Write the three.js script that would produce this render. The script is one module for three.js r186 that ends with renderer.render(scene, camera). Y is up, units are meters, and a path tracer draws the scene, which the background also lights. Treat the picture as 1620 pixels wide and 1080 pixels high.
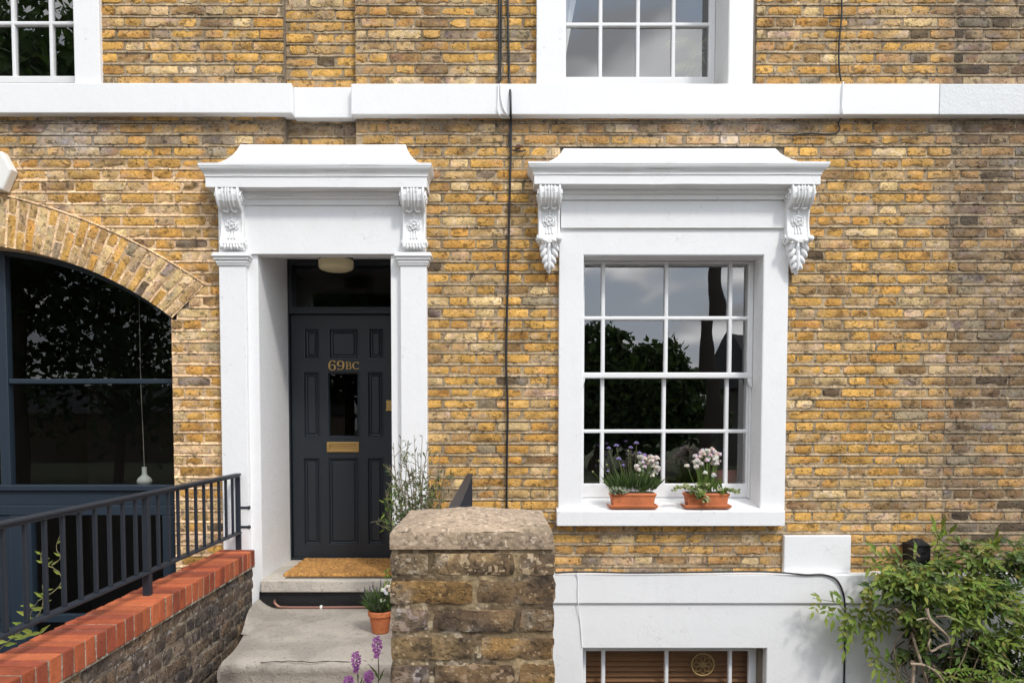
import * as THREE from 'three';
import { mergeGeometries } from 'three/addons/utils/BufferGeometryUtils.js';
import { RoundedBoxGeometry } from 'three/addons/geometries/RoundedBoxGeometry.js';
import { FontLoader } from 'three/addons/loaders/FontLoader.js';
import { TextGeometry } from 'three/addons/geometries/TextGeometry.js';

// ------------------------------------------------------------------ camera, sky, sun, exposure
const scene = new THREE.Scene();
const D = 4.8, H = 1.57, F = 1166, VX = 785, HY = 665, PITCH = 0.0431;   // camera distance, height; lens in pixels of a 1620 x 1080 frame
const CY = HY + F * Math.tan(PITCH);
const camera = new THREE.PerspectiveCamera(2 * Math.atan(540 / F) * 180 / Math.PI, 1.5, 0.05, 400);
camera.position.set(0, H, D);
camera.rotation.x = -PITCH;
camera.setViewOffset(1620, 1080, 810 - VX, 540 - CY, 1620, 1080);

const SUN = new THREE.Vector3(0.36, 0.80, 0.56).normalize();
const SKY_GAIN = 1.0;
const sun = new THREE.DirectionalLight(new THREE.Color().setRGB(1, 0.95, 0.87), 2.0);
sun.position.copy(SUN).multiplyScalar(30); sun.target.position.set(0, 1, 0);
sun.castShadow = true; sun.shadow.radius = 14; sun.shadow.mapSize.set(4096, 4096);
Object.assign(sun.shadow.camera, { left: -9, right: 9, top: 9, bottom: -9, near: 1, far: 70 });
scene.add(sun, sun.target);

// ------------------------------------------------------------------ noise
function rng(seed) { let a = seed >>> 0; return () => { a = (a + 0x6D2B79F5) | 0; let t = Math.imul(a ^ (a >>> 15), 1 | a); t = (t + Math.imul(t ^ (t >>> 7), 61 | t)) ^ t; return ((t ^ (t >>> 14)) >>> 0) / 4294967296; }; }
const hash = (x, y, s) => { let h = Math.imul(x, 374761393) + Math.imul(y, 668265263) + Math.imul(s, 2147483647 ^ 0x5bd1e995); h = Math.imul(h ^ (h >>> 13), 1274126177); return ((h ^ (h >>> 16)) >>> 0) / 4294967296; };
function vnoise(x, y, s = 0, p = 0) {           // value noise, tiling with period p
  const xi = Math.floor(x), yi = Math.floor(y), fx = x - xi, fy = y - yi;
  const w = (v) => p ? ((v % p) + p) % p : v, u = fx * fx * (3 - 2 * fx), v = fy * fy * (3 - 2 * fy);
  const a = hash(w(xi), w(yi), s), b = hash(w(xi + 1), w(yi), s), c = hash(w(xi), w(yi + 1), s), d = hash(w(xi + 1), w(yi + 1), s);
  return a + (b - a) * u + (c - a) * v + (a - b - c + d) * u * v;
}
function fbm(x, y, s = 0, p = 0, oct = 4) { let r = 0, a = 0.5, t = 0; for (let i = 0; i < oct; i++) { r += a * vnoise(x, y, s + i * 17, p); t += a; a *= 0.5; x *= 2; y *= 2; p *= 2; } return r / t; }
const clamp = (v, a = 0, b = 1) => Math.min(b, Math.max(a, v)), lerp = (a, b, t) => a + (b - a) * t;
const smooth = (a, b, v) => { const t = clamp((v - a) / (b - a)); return t * t * (3 - 2 * t); };
const lin = (r, g, b) => [r, g, b].map((c) => { c /= 255; return c <= 0.04045 ? c / 12.92 : ((c + 0.055) / 1.055) ** 2.4; });

// sky: hazy blue with broken cloud, brighter towards the sun
{
  const W = 1024, N = 512, a = new Float32Array(W * N * 4);
  for (let j = 0; j < N; j++) for (let i = 0; i < W; i++) {
    const el = ((j + 0.5) / N - 0.5) * Math.PI, az = ((i + 0.5) / W - 0.5) * 2 * Math.PI;
    const x = Math.cos(el) * Math.cos(az), y = Math.sin(el), z = Math.cos(el) * Math.sin(az), o = (j * W + i) * 4;
    const up = Math.max(y, 0), cosS = x * SUN.x + y * SUN.y + z * SUN.z;
    const hz = Math.exp(-up * 3.2), glow = Math.exp((cosS - 1) * 3.5);
    let c = [lerp(0.62, 1.25, hz), lerp(0.80, 1.30, hz), lerp(1.10, 1.36, hz)].map((v) => v * (1 + 0.6 * glow));
    const k = 1 / (up + 0.16), px = x * k * 2.3, pz = z * k * 2.3;
    const n = fbm(px + 9.3, pz + 4.1, 5, 0, 6), n2 = fbm(px + 9.5, pz + 4.6, 5, 0, 5);
    const cov = smooth(0.40, 0.58, n), lit = clamp(0.66 + (n - n2) * 3.0 + 0.3 * glow, 0.42, 1.4);
    const cl = [2.15, 2.13, 2.12].map((v) => v * lit * (0.8 + 0.5 * glow));
    for (let q = 0; q < 3; q++) a[o + q] = SKY_GAIN * lerp(c[q], cl[q], cov * 0.85);
    a[o + 3] = 1;
  }
  const t = new THREE.DataTexture(a, W, N, THREE.RGBAFormat, THREE.FloatType);
  t.mapping = THREE.EquirectangularReflectionMapping; t.magFilter = t.minFilter = THREE.LinearFilter; t.needsUpdate = true;
  scene.background = t; scene.environment = t;
}
const renderer = new THREE.WebGLRenderer({ antialias: true });
renderer.toneMapping = THREE.LinearToneMapping;
renderer.toneMappingExposure = 1.0;
renderer.shadowMap.enabled = true;

// ------------------------------------------------------------------ measuring: photograph pixels to metres on a plane z = const that faces the street
const cs = Math.cos(PITCH), sn = Math.sin(PITCH);
function at(px, py, z = 0) {
  const rx = (px - VX) / F, ry = -(py - CY) / F, wy = ry * cs - sn, wz = -ry * sn - cs, t = (z - D) / wz;
  return new THREE.Vector3(rx * t, H + wy * t, z);
}
const X = (px, z = 0, py = 600) => at(px, py, z).x, Y = (py, z = 0) => at(VX, py, z).y;
function toPx(x, y, z) { const dy = y - H, dz = z - D, vy = dy * cs - dz * sn, vz = dy * sn + dz * cs; return [VX + F * x / -vz, CY - F * vy / -vz]; }

// ------------------------------------------------------------------ textures
const dataTex = (N, f, srgb) => {
  const a = new Uint8Array(N * N * 4);
  for (let j = 0; j < N; j++) for (let i = 0; i < N; i++) { const v = f(i / N, j / N); for (let q = 0; q < 3; q++) a[(j * N + i) * 4 + q] = clamp(Array.isArray(v) ? v[q] : v) * 255; a[(j * N + i) * 4 + 3] = 255; }
  const t = new THREE.DataTexture(a, N, N, THREE.RGBAFormat);
  t.wrapS = t.wrapT = THREE.RepeatWrapping; t.magFilter = THREE.LinearFilter; t.minFilter = THREE.LinearMipmapLinearFilter; t.generateMipmaps = true;
  if (srgb) t.colorSpace = THREE.SRGBColorSpace; t.needsUpdate = true; return t;
};
const rep = (t, k) => { const c = t.clone(); c.repeat.set(k, k); c.needsUpdate = true; return c; };
const pitsF = (u, v, s) => { const n = fbm(u * 26, v * 26, s, 26, 3), m = fbm(u * 90, v * 90, s + 3, 90, 2); return Math.max(smooth(0.66, 0.76, n), 0.9 * smooth(0.72, 0.82, m)); };
const brickTone = dataTex(1024, (u, v) => {
  const a = fbm(u * 9, v * 9, 11, 9, 5), b = fbm(u * 60, v * 60, 12, 60, 3), pale = smooth(0.57, 0.7, fbm(u * 14, v * 14, 13, 14, 4)), red = smooth(0.6, 0.75, fbm(u * 11, v * 11, 19, 11, 3));
  let t = 0.49 + 0.26 * (a - 0.5) + 0.24 * (b - 0.5); t *= 1 - 0.5 * pitsF(u, v, 14);
  return [t * lerp(1, 1.06, pale), t * lerp(1, 1.10, pale) * lerp(1, 0.93, red), t * lerp(1, 1.4, pale)];
});
const brickBump = dataTex(1024, (u, v) => 0.45 + 0.5 * (fbm(u * 12, v * 12, 21, 12, 3) - 0.5) + 0.55 * (fbm(u * 70, v * 70, 22, 70, 3) - 0.5) - 0.4 * pitsF(u, v, 14));
const gritBump = dataTex(512, (u, v) => 0.5 + 0.5 * (fbm(u * 24, v * 24, 31, 24, 3) - 0.5) + 0.5 * (fbm(u * 120, v * 120, 32, 120, 2) - 0.5));
const paintTone = dataTex(1024, (u, v) => { const a = fbm(u * 4, v * 4, 41, 4, 5), b = fbm(u * 40, v * 40, 42, 40, 3), g = smooth(0.62, 0.8, fbm(u * 10, v * 10, 43, 10, 4)); const st = smooth(0.55, 0.8, fbm(u * 26, v * 2, 47, 0, 3)) * smooth(0.45, 0.7, fbm(u * 3, v * 3, 48, 3, 3)), cr = smooth(0.006, 0.0, Math.abs(fbm(u * 5, v * 5, 49, 5, 4) - 0.5)) * smooth(0.5, 0.62, fbm(u * 4, v * 4, 50, 4, 2)); const t = (0.975 + 0.04 * (a - 0.5) + 0.02 * (b - 0.5) - 0.03 * st) * (1 - 0.14 * cr); return [t - 0.02 * g, t - 0.022 * g, t - 0.028 * g]; });
const paintBump = dataTex(1024, (u, v) => 0.5 + 0.7 * (fbm(u * 7, v * 7, 45, 7, 3) - 0.5) + 0.35 * (fbm(u * 60, v * 60, 46, 60, 3) - 0.5));
const stoneTone = dataTex(1024, (u, v) => {
  const a = fbm(u * 6, v * 6, 51, 6, 5), b = fbm(u * 70, v * 70, 52, 70, 2), s = smooth(0.73, 0.8, fbm(u * 55, v * 55, 53, 55, 2)), d = smooth(0.68, 0.78, fbm(u * 48, v * 48, 54, 48, 2)), st = smooth(0.52, 0.75, fbm(u * 5, v * 5, 56, 5, 4));
  let t = 0.5 + 0.42 * (a - 0.5) + 0.3 * (b - 0.5); t = lerp(t, 0.86, s * 0.8) * (1 - 0.55 * d) * (1 - 0.3 * st);
  return [t, t * lerp(1, 0.99, st), t * lerp(1, 0.95, st)];
});
const lichenTone = dataTex(1024, (u, v) => {
  const a = fbm(u * 10, v * 10, 151, 10, 5), b = fbm(u * 70, v * 70, 152, 70, 3), soot = smooth(0.48, 0.66, fbm(u * 7, v * 9, 153, 0, 4)), zone = smooth(0.45, 0.62, fbm(u * 5, v * 5, 154, 5, 3));
  const sp = Math.max(smooth(0.62, 0.7, fbm(u * 46, v * 46, 155, 46, 2)) * zone, smooth(0.76, 0.8, fbm(u * 80, v * 80, 156, 80, 2))), pit = smooth(0.66, 0.76, fbm(u * 40, v * 40, 157, 40, 2));
  let t = (0.47 + 0.4 * (a - 0.5) + 0.4 * (b - 0.5)) * (1 - 0.45 * soot) * (1 - 0.5 * pit); t = lerp(t, 0.92, sp * 0.7);
  return [t, t * lerp(1, 1.12, sp), t * lerp(lerp(1, 1.12, soot), 1.5, sp)];
});
const cementTone = dataTex(1024, (u, v) => {
  const a = fbm(u * 3, v * 3, 57, 3, 6), b = fbm(u * 90, v * 90, 58, 90, 2), d = smooth(0.72, 0.8, fbm(u * 64, v * 64, 59, 64, 2)), st = smooth(0.5, 0.7, fbm(u * 4, v * 4, 60, 4, 5));
  const t = (0.8 + 0.22 * (a - 0.5) + 0.14 * (b - 0.5)) * (1 - 0.25 * d) * (1 - 0.22 * st); return [t, t * 0.985, t * 0.965];
});
const capTone = dataTex(1024, (u, v) => {
  const a = fbm(u * 8, v * 8, 161, 8, 5), b = fbm(u * 110, v * 110, 162, 110, 2), sp = Math.max(smooth(0.72, 0.77, fbm(u * 70, v * 70, 163, 70, 2)), smooth(0.75, 0.79, fbm(u * 120, v * 120, 164, 120, 2))), pit = smooth(0.64, 0.74, fbm(u * 75, v * 75, 165, 75, 2)), st = smooth(0.5, 0.68, fbm(u * 6, v * 6, 166, 6, 4));
  let t = (0.62 + 0.3 * (a - 0.5) + 0.35 * (b - 0.5)) * (1 - 0.38 * pit) * (1 - 0.28 * st); t = lerp(t, 1.0, sp * 0.75); return [t, t * lerp(1, 1.06, sp), t * lerp(lerp(1, 0.94, st), 1.2, sp)];
});
const coirTone = dataTex(512, (u, v) => { const b = fbm(u * 90, v * 60, 61, 0, 3), a = fbm(u * 6, v * 6, 62, 6, 3); const t = 0.6 + 0.9 * (b - 0.5) + 0.3 * (a - 0.5); return [t, t * 0.98, t * 0.9]; });

// ------------------------------------------------------------------ materials
const rgb = (c) => new THREE.Color().setRGB(...c);
const std = (c, roughness = 0.8, o = {}) => new THREE.MeshStandardMaterial({ color: Array.isArray(c) ? rgb(c) : c, roughness, side: THREE.DoubleSide, ...o });
const M = {
  brick: std([1, 1, 1], 0.93, { vertexColors: true, map: brickTone, bumpMap: brickBump, bumpScale: 0.006 }),
  mortar: std([1, 1, 1], 0.97, { vertexColors: true, map: stoneTone, bumpMap: gritBump, bumpScale: 0.005 }),
  oldBrick: std([1, 1, 1], 0.95, { vertexColors: true, map: lichenTone, bumpMap: brickBump, bumpScale: 0.006 }),
  oldMortar: std([1, 1, 1], 0.97, { vertexColors: true, map: lichenTone, bumpMap: gritBump, bumpScale: 0.008 }),
  coping: std([1, 1, 1], 0.88, { vertexColors: true, map: cementTone, bumpMap: gritBump, bumpScale: 0.003 }),
  core: std([0.2, 0.16, 0.12], 0.95),
  white: std([0.86, 0.86, 0.86], 0.55, { map: paintTone, bumpMap: paintBump, bumpScale: 0.0016 }),
  whiteRough: std([0.83, 0.83, 0.83], 0.7, { map: paintTone, bumpMap: gritBump, bumpScale: 0.003 }),
  oldWhite: std([0.72, 0.73, 0.74], 0.7, { map: paintTone, bumpMap: gritBump, bumpScale: 0.003 }),
  sash: std([0.82, 0.82, 0.825], 0.35, { bumpMap: paintBump, bumpScale: 0.0012 }),
  door: std(lin(29, 35, 42), 0.42, { bumpMap: paintBump, bumpScale: 0.0008 }),
  blue: std(lin(38, 50, 62), 0.42, { bumpMap: paintBump, bumpScale: 0.0008 }),
  iron: std(lin(36, 41, 50), 0.5, { bumpMap: gritBump, bumpScale: 0.0008 }),
  black: std(lin(24, 24, 26), 0.55, { bumpMap: gritBump, bumpScale: 0.004 }),
  cable: std(lin(26, 26, 28), 0.5),
  brass: std(lin(186, 152, 96), 0.4, { metalness: 0.85, bumpMap: gritBump, bumpScale: 0.0006 }),
  copper: std(lin(150, 112, 98), 0.45, { metalness: 0.6 }),
  cement: std(lin(186, 178, 168), 0.92, { map: cementTone, bumpMap: gritBump, bumpScale: 0.005 }),
  threshold: std(lin(214, 206, 194), 0.9, { map: cementTone, bumpMap: gritBump, bumpScale: 0.004 }),
  stone: std(lin(196, 172, 146), 0.95, { map: capTone, bumpMap: gritBump, bumpScale: 0.006 }),
  coir: std(lin(216, 160, 92), 1, { map: coirTone, bumpMap: rep(coirTone, 1), bumpScale: 0.008 }),
  terracotta: std([1, 1, 1], 0.85, { color: rgb(lin(232, 138, 88)), map: cementTone, bumpMap: gritBump, bumpScale: 0.002 }),
  soil: std([0.05, 0.035, 0.025], 1, { bumpMap: gritBump, bumpScale: 0.01 }),
  room: std([0.035, 0.034, 0.033], 0.9),
  leaf: new THREE.MeshPhysicalMaterial({ color: 0xffffff, vertexColors: true, roughness: 0.75, specularIntensity: 0.5, side: THREE.DoubleSide, transmission: 0.35, thickness: 0 }),
  petal: new THREE.MeshPhysicalMaterial({ color: 0xffffff, vertexColors: true, roughness: 0.9, side: THREE.DoubleSide, transmission: 0.3, thickness: 0 }),
  bark: std([1, 1, 1], 0.95, { vertexColors: true, bumpMap: gritBump, bumpScale: 0.006 }),
  glass: new THREE.MeshPhysicalMaterial({ color: 0xffffff, roughness: 0.0, transmission: 1, thickness: 0, ior: 2.55, side: THREE.DoubleSide }),
  doorGlass: new THREE.MeshPhysicalMaterial({ color: 0xffffff, roughness: 0.0, transmission: 1, thickness: 0, ior: 1.4, side: THREE.DoubleSide }),
  blueGlass: new THREE.MeshPhysicalMaterial({ color: 0xffffff, roughness: 0.0, transmission: 1, thickness: 0, ior: 1.6, side: THREE.DoubleSide }),
};

// ------------------------------------------------------------------ builders
const used = {};
function numbered(n) { const k = used[n] = (used[n] ?? -1) + 1; return k ? `${n}_${String(k).padStart(3, '0')}` : n; }
const shade = (o) => { o.castShadow = o.receiveShadow = true; return o; };
function tag(o, label, category, group) { o.userData.label = label; o.userData.category = category; if (group) o.userData.group = group; return o; }
function thing(name, label, category, pos = [0, 0, 0], group) { const g = new THREE.Group(); g.name = numbered(name); g.position.set(...pos); scene.add(g); return tag(g, label, category, group); }
function uvBox(g) {                              // uv in metres, by the main direction of each face
  g = g.index ? g.toNonIndexed() : g;
  const p = g.attributes.position, n = g.attributes.normal, uv = new Float32Array(p.count * 2);
  for (let i = 0; i < p.count; i += 3) {
    let ax = 0, ay = 0, az = 0; for (let k = 0; k < 3; k++) { ax += Math.abs(n.getX(i + k)); ay += Math.abs(n.getY(i + k)); az += Math.abs(n.getZ(i + k)); }
    for (let k = i; k < i + 3; k++) { const x = p.getX(k), y = p.getY(k), z = p.getZ(k); uv.set(az >= ax && az >= ay ? [x, y] : ax >= ay ? [z, y] : [x, z], k * 2); }
  }
  g.setAttribute('uv', new THREE.BufferAttribute(uv, 2)); return g;
}
function merge(list, keepUV) {
  const col = list.every((g) => g.attributes.color);
  const out = list.map((g) => { g = g.index ? g.toNonIndexed() : g; for (const k of Object.keys(g.attributes)) if (!(k === 'position' || k === 'normal' || (k === 'uv' && keepUV) || (k === 'color' && col))) g.deleteAttribute(k); if (!g.attributes.normal) g.computeVertexNormals(); return g; });
  return out.length === 1 ? out[0] : mergeGeometries(out);
}
function obj(name, geos, mat, parent = scene, keepUV = false) {
  let g = merge([].concat(geos), keepUV); if (!keepUV) g = uvBox(g);
  const m = shade(new THREE.Mesh(g, mat)); m.name = parent === scene ? numbered(name) : name; parent.add(m); return m;
}
function struct(name, geos, mat) { const m = obj(name, geos, mat); m.userData.kind = 'structure'; return m; }
function grp(name, parent) { const g = new THREE.Group(); g.name = name; parent.add(g); return g; }
function box(x0, x1, y0, y1, z0, z1, r = 0.004) {
  const w = x1 - x0, h = y1 - y0, d = z1 - z0, rr = Math.min(r, 0.45 * Math.min(w, h, d));
  const g = rr > 0.0005 ? new RoundedBoxGeometry(w, h, d, 2, rr) : new THREE.BoxGeometry(w, h, d);
  g.translate((x0 + x1) / 2, (y0 + y1) / 2, (z0 + z1) / 2); return g;
}
const V = (...a) => new THREE.Vector3(...a);
function tube(pts, r, seg = 0, rad = 6, closed = false) { const c = new THREE.CatmullRomCurve3(pts.map((p) => p.isVector3 ? p : V(...p)), closed, 'centripetal'); return new THREE.TubeGeometry(c, seg || pts.length * 4, r, rad, closed); }
function plate(outer, holes, z0, z1, bevel = 0) {   // a board with openings: outer / holes are [x0, x1, y0, y1] or point lists
  const path = (r, P) => { if (typeof r[0] === 'number') { P.moveTo(r[0], r[2]); P.lineTo(r[1], r[2]); P.lineTo(r[1], r[3]); P.lineTo(r[0], r[3]); P.closePath(); } else { r.forEach((p, i) => i ? P.lineTo(...p) : P.moveTo(...p)); P.closePath(); } return P; };
  const s = path(outer, new THREE.Shape()); for (const h of holes) s.holes.push(path(h, new THREE.Path()));
  const g = new THREE.ExtrudeGeometry(s, { depth: z1 - z0 - 2 * bevel, bevelEnabled: bevel > 0, bevelSize: bevel, bevelThickness: bevel, bevelOffset: -bevel, bevelSegments: 2, curveSegments: 24 });
  g.translate(0, 0, z0 + bevel); return g;
}
function grid(nu, nv, f, colorF) {                   // sheet through points f(u, v)
  const p = [], c = [], ix = [];
  for (let j = 0; j <= nv; j++) for (let i = 0; i <= nu; i++) { const q = f(i / nu, j / nv, i, j); p.push(...q); if (colorF) c.push(...colorF(...q)); }
  for (let j = 0; j < nv; j++) for (let i = 0; i < nu; i++) { const a = j * (nu + 1) + i, b = a + 1, d = a + nu + 1, e = d + 1; ix.push(a, b, e, a, e, d); }
  const g = new THREE.BufferGeometry(); g.setAttribute('position', new THREE.Float32BufferAttribute(p, 3)); if (colorF) g.setAttribute('color', new THREE.Float32BufferAttribute(c, 3));
  g.setIndex(ix); g.computeVertexNormals(); return g;
}
function tint(g, f) { const p = g.attributes.position, c = new Float32Array(p.count * 3); for (let i = 0; i < p.count; i++) c.set(typeof f === 'function' ? f(p.getX(i), p.getY(i), p.getZ(i)) : f, i * 3); g.setAttribute('color', new THREE.BufferAttribute(c, 3)); return g; }

// ------------------------------------------------------------------ ground
struct('pavement', box(-40, 40, -0.3, 0, 3.06, 6.2, 0.01), std([0.17, 0.165, 0.155], 0.95, { bumpMap: gritBump, bumpScale: 0.004 }));
struct('road', box(-60, 60, -0.5, -0.12, 6.2, 12.5, 0.005), std([0.055, 0.055, 0.057], 0.95, { bumpMap: gritBump, bumpScale: 0.006 }));
struct('ground', box(-120, 120, -0.9, -0.14, 12.5, 120, 0.01), std([0.09, 0.10, 0.05], 1, { bumpMap: gritBump, bumpScale: 0.02 }));
struct('area_ground', box(-9, 9, -1.3, -1.0, -0.3, 3.06, 0.005), std([0.05, 0.042, 0.032], 1, { bumpMap: gritBump, bumpScale: 0.02 }));
struct('garden_path', box(-1.6, -0.2, -1.0, 0, 1.3, 3.06, 0.005), M.cement);

// ------------------------------------------------------------------ houses: brickwork
const R0 = rng(7);
const COURSE = (Y(431.2) - Y(665.5)) / 13, Y0 = Y(431.2);        // height of a course, and the middle of one bed joint
const PAL = { ochre: lin(214, 165, 86), deep: lin(200, 149, 74), pale: lin(222, 190, 134), tan: lin(202, 166, 110), brown: lin(158, 124, 78), mauve: lin(156, 134, 108), soot: lin(106, 88, 64), pink: lin(210, 176, 130), rust: lin(182, 142, 90), grey: lin(160, 142, 110) };
const pick = (r, table) => { let t = 0; for (const k in table) t += table[k]; r *= t; for (const k in table) if ((r -= table[k]) <= 0) return PAL[k]; return PAL.ochre; };
const MIX = {
  yellow: { ochre: 46, deep: 20, pale: 9, tan: 12, brown: 5, mauve: 1, soot: 0.5, pink: 2, rust: 2, grey: 1 },
  mixed: { ochre: 26, deep: 10, pale: 26, tan: 16, pink: 11, brown: 4, mauve: 2, soot: 2, rust: 3, grey: 1 },
  sooty: { brown: 32, soot: 12, grey: 18, tan: 20, deep: 12, ochre: 8, mauve: 2 },
  wall: { soot: 40, grey: 20, brown: 24, mauve: 8, deep: 4 },
};
// grime on the wall: below the string course, beside the hoods, under the sill
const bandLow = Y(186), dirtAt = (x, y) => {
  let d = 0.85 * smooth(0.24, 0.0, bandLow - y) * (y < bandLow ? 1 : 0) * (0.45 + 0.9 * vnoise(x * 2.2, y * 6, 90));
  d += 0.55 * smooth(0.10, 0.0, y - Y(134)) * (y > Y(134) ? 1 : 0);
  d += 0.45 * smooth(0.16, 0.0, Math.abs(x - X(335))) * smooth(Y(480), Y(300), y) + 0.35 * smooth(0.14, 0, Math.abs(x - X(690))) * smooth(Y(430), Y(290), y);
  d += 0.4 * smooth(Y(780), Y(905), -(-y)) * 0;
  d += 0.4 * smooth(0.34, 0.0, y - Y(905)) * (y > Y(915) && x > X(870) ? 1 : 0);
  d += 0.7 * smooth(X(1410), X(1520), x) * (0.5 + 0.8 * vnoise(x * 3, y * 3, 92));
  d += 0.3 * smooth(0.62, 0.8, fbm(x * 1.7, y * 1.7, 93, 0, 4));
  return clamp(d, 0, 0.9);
};
const efflorescence = (x, y) => smooth(0.22, 0.0, Math.hypot((x - X(125)) * 0.6, y - Y(215))) * 0.8 + smooth(0.3, 0, Math.hypot((x - X(1130)) * 0.5, y - Y(205))) * 0.45;
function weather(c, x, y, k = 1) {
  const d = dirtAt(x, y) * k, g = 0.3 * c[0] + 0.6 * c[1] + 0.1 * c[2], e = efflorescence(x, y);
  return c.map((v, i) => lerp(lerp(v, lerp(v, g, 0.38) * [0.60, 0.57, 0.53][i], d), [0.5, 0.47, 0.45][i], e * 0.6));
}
const TEXMEAN = 0.505;
// one brick in a wall facing +z: ragged front, chamfered rim, sides running back into the mortar
function brickGeo(x0, x1, y0, y1, z, col, rand, { depth = 0.03, rough = 1, place = null, colorAt = null, nx = 0, ny = 2 } = {}) {
  nx = nx || ((x1 - x0) > 0.16 ? 8 : 4);
  const w = x1 - x0, h = y1 - y0, n = (nx + 1) * (ny + 1), P = [], C = [], U = [], ix = [], ou = rand() * 7, ov = rand() * 7, s = Math.floor(rand() * 1e6);
  const ragB = (0.25 + rand()) * 0.0085 * rough, chip = rand() < 0.25 * rough ? rand() : -1, tilt = (rand() - 0.5) * 0.004, tl = (rand() - 0.5) * 0.003;
  const front = [];
  for (let j = 0; j <= ny; j++) for (let i = 0; i <= nx; i++) {
    let u = i / nx, v = j / ny; if (j === ny) v = 0.94; else if (j === 0) v = 0.05; if (ny === 2 && j === 1) v = 0.45 + 0.2 * (rand() - 0.5);
    const edge = i === 0 || i === nx || j === 0 || j === ny;
    let x = x0 + u * w + (i === 0 || i === nx ? (i ? -1 : 1) * rand() * 0.004 * rough : (rand() - 0.5) * w / nx * 0.4), y = y0 + v * h;
    if (j === 0) y += rand() * ragB + ((i === 0 || i === nx) ? rand() * 0.008 * rough : 0) + (chip >= 0 && Math.abs(u - chip) < 0.2 ? 0.010 * rand() : 0);
    if (j === ny) y -= rand() * 0.002 * rough + ((i === 0 || i === nx) ? rand() * 0.005 * rough : 0);
    const zz = z + (edge ? -0.0035 : 0.0015 * (rand() - 0.2)) + tilt * (v - 0.5) * 2 + tl * (u - 0.5) + (edge ? -0.0025 * rand() * rough : 0);
    front.push([x, y, zz]);
  }
  const rim = []; for (let i = 0; i <= nx; i++) rim.push(i); for (let j = 1; j <= ny; j++) rim.push(j * (nx + 1) + nx); for (let i = nx - 1; i >= 0; i--) rim.push(ny * (nx + 1) + i); for (let j = ny - 1; j > 0; j--) rim.push(j * (nx + 1));
  const put = (p) => { P.push(p); return P.length - 1; };
  front.forEach(put);
  for (let j = 0; j < ny; j++) for (let i = 0; i < nx; i++) { const a = j * (nx + 1) + i, b = a + 1, c = a + nx + 1, d = c + 1; ix.push(a, b, d, a, d, c); }
  const nf = P.length, a0 = rim.map((k) => put([...front[k]])), b0 = rim.map((k) => put([front[k][0], front[k][1], z - depth]));
  for (let k = 0; k < rim.length; k++) { const q = (k + 1) % rim.length; ix.push(a0[k], b0[k], b0[q], a0[k], b0[q], a0[q]); }
  const pos = [];
  for (const p of P) {
    const bl = 0.64 + 0.7 * fbm(p[0] * 14 + s % 91, p[1] * 22 + s % 37, 7, 0, 2), q = place ? place(p) : p;
    const burnt = smooth(0.62, 0.8, fbm(p[0] * 9 + s % 53, p[1] * 16 + s % 29, 9, 0, 2));
    const ash = smooth(0.6, 0.78, fbm(p[0] * 11 + s % 47, p[1] * 20 + s % 61, 19, 0, 2)); let c = col.map((v, i) => lerp(v * bl * lerp(1, [0.46, 0.42, 0.42][i], burnt * 0.85), [0.46, 0.38, 0.27][i], ash * 0.4));
    c = colorAt ? colorAt(c, ...q) : c;
    pos.push(...q); C.push(c[0] / TEXMEAN, c[1] / TEXMEAN, c[2] / TEXMEAN); U.push(p[0] * 1.25 + ou, p[1] * 1.25 + ov);
  }
  const g = new THREE.BufferGeometry();
  g.setAttribute('position', new THREE.Float32BufferAttribute(pos, 3)); g.setAttribute('color', new THREE.Float32BufferAttribute(C, 3)); g.setAttribute('uv', new THREE.Float32BufferAttribute(U, 2));
  g.setIndex(ix); g.computeVertexNormals(); return g;
}
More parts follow.
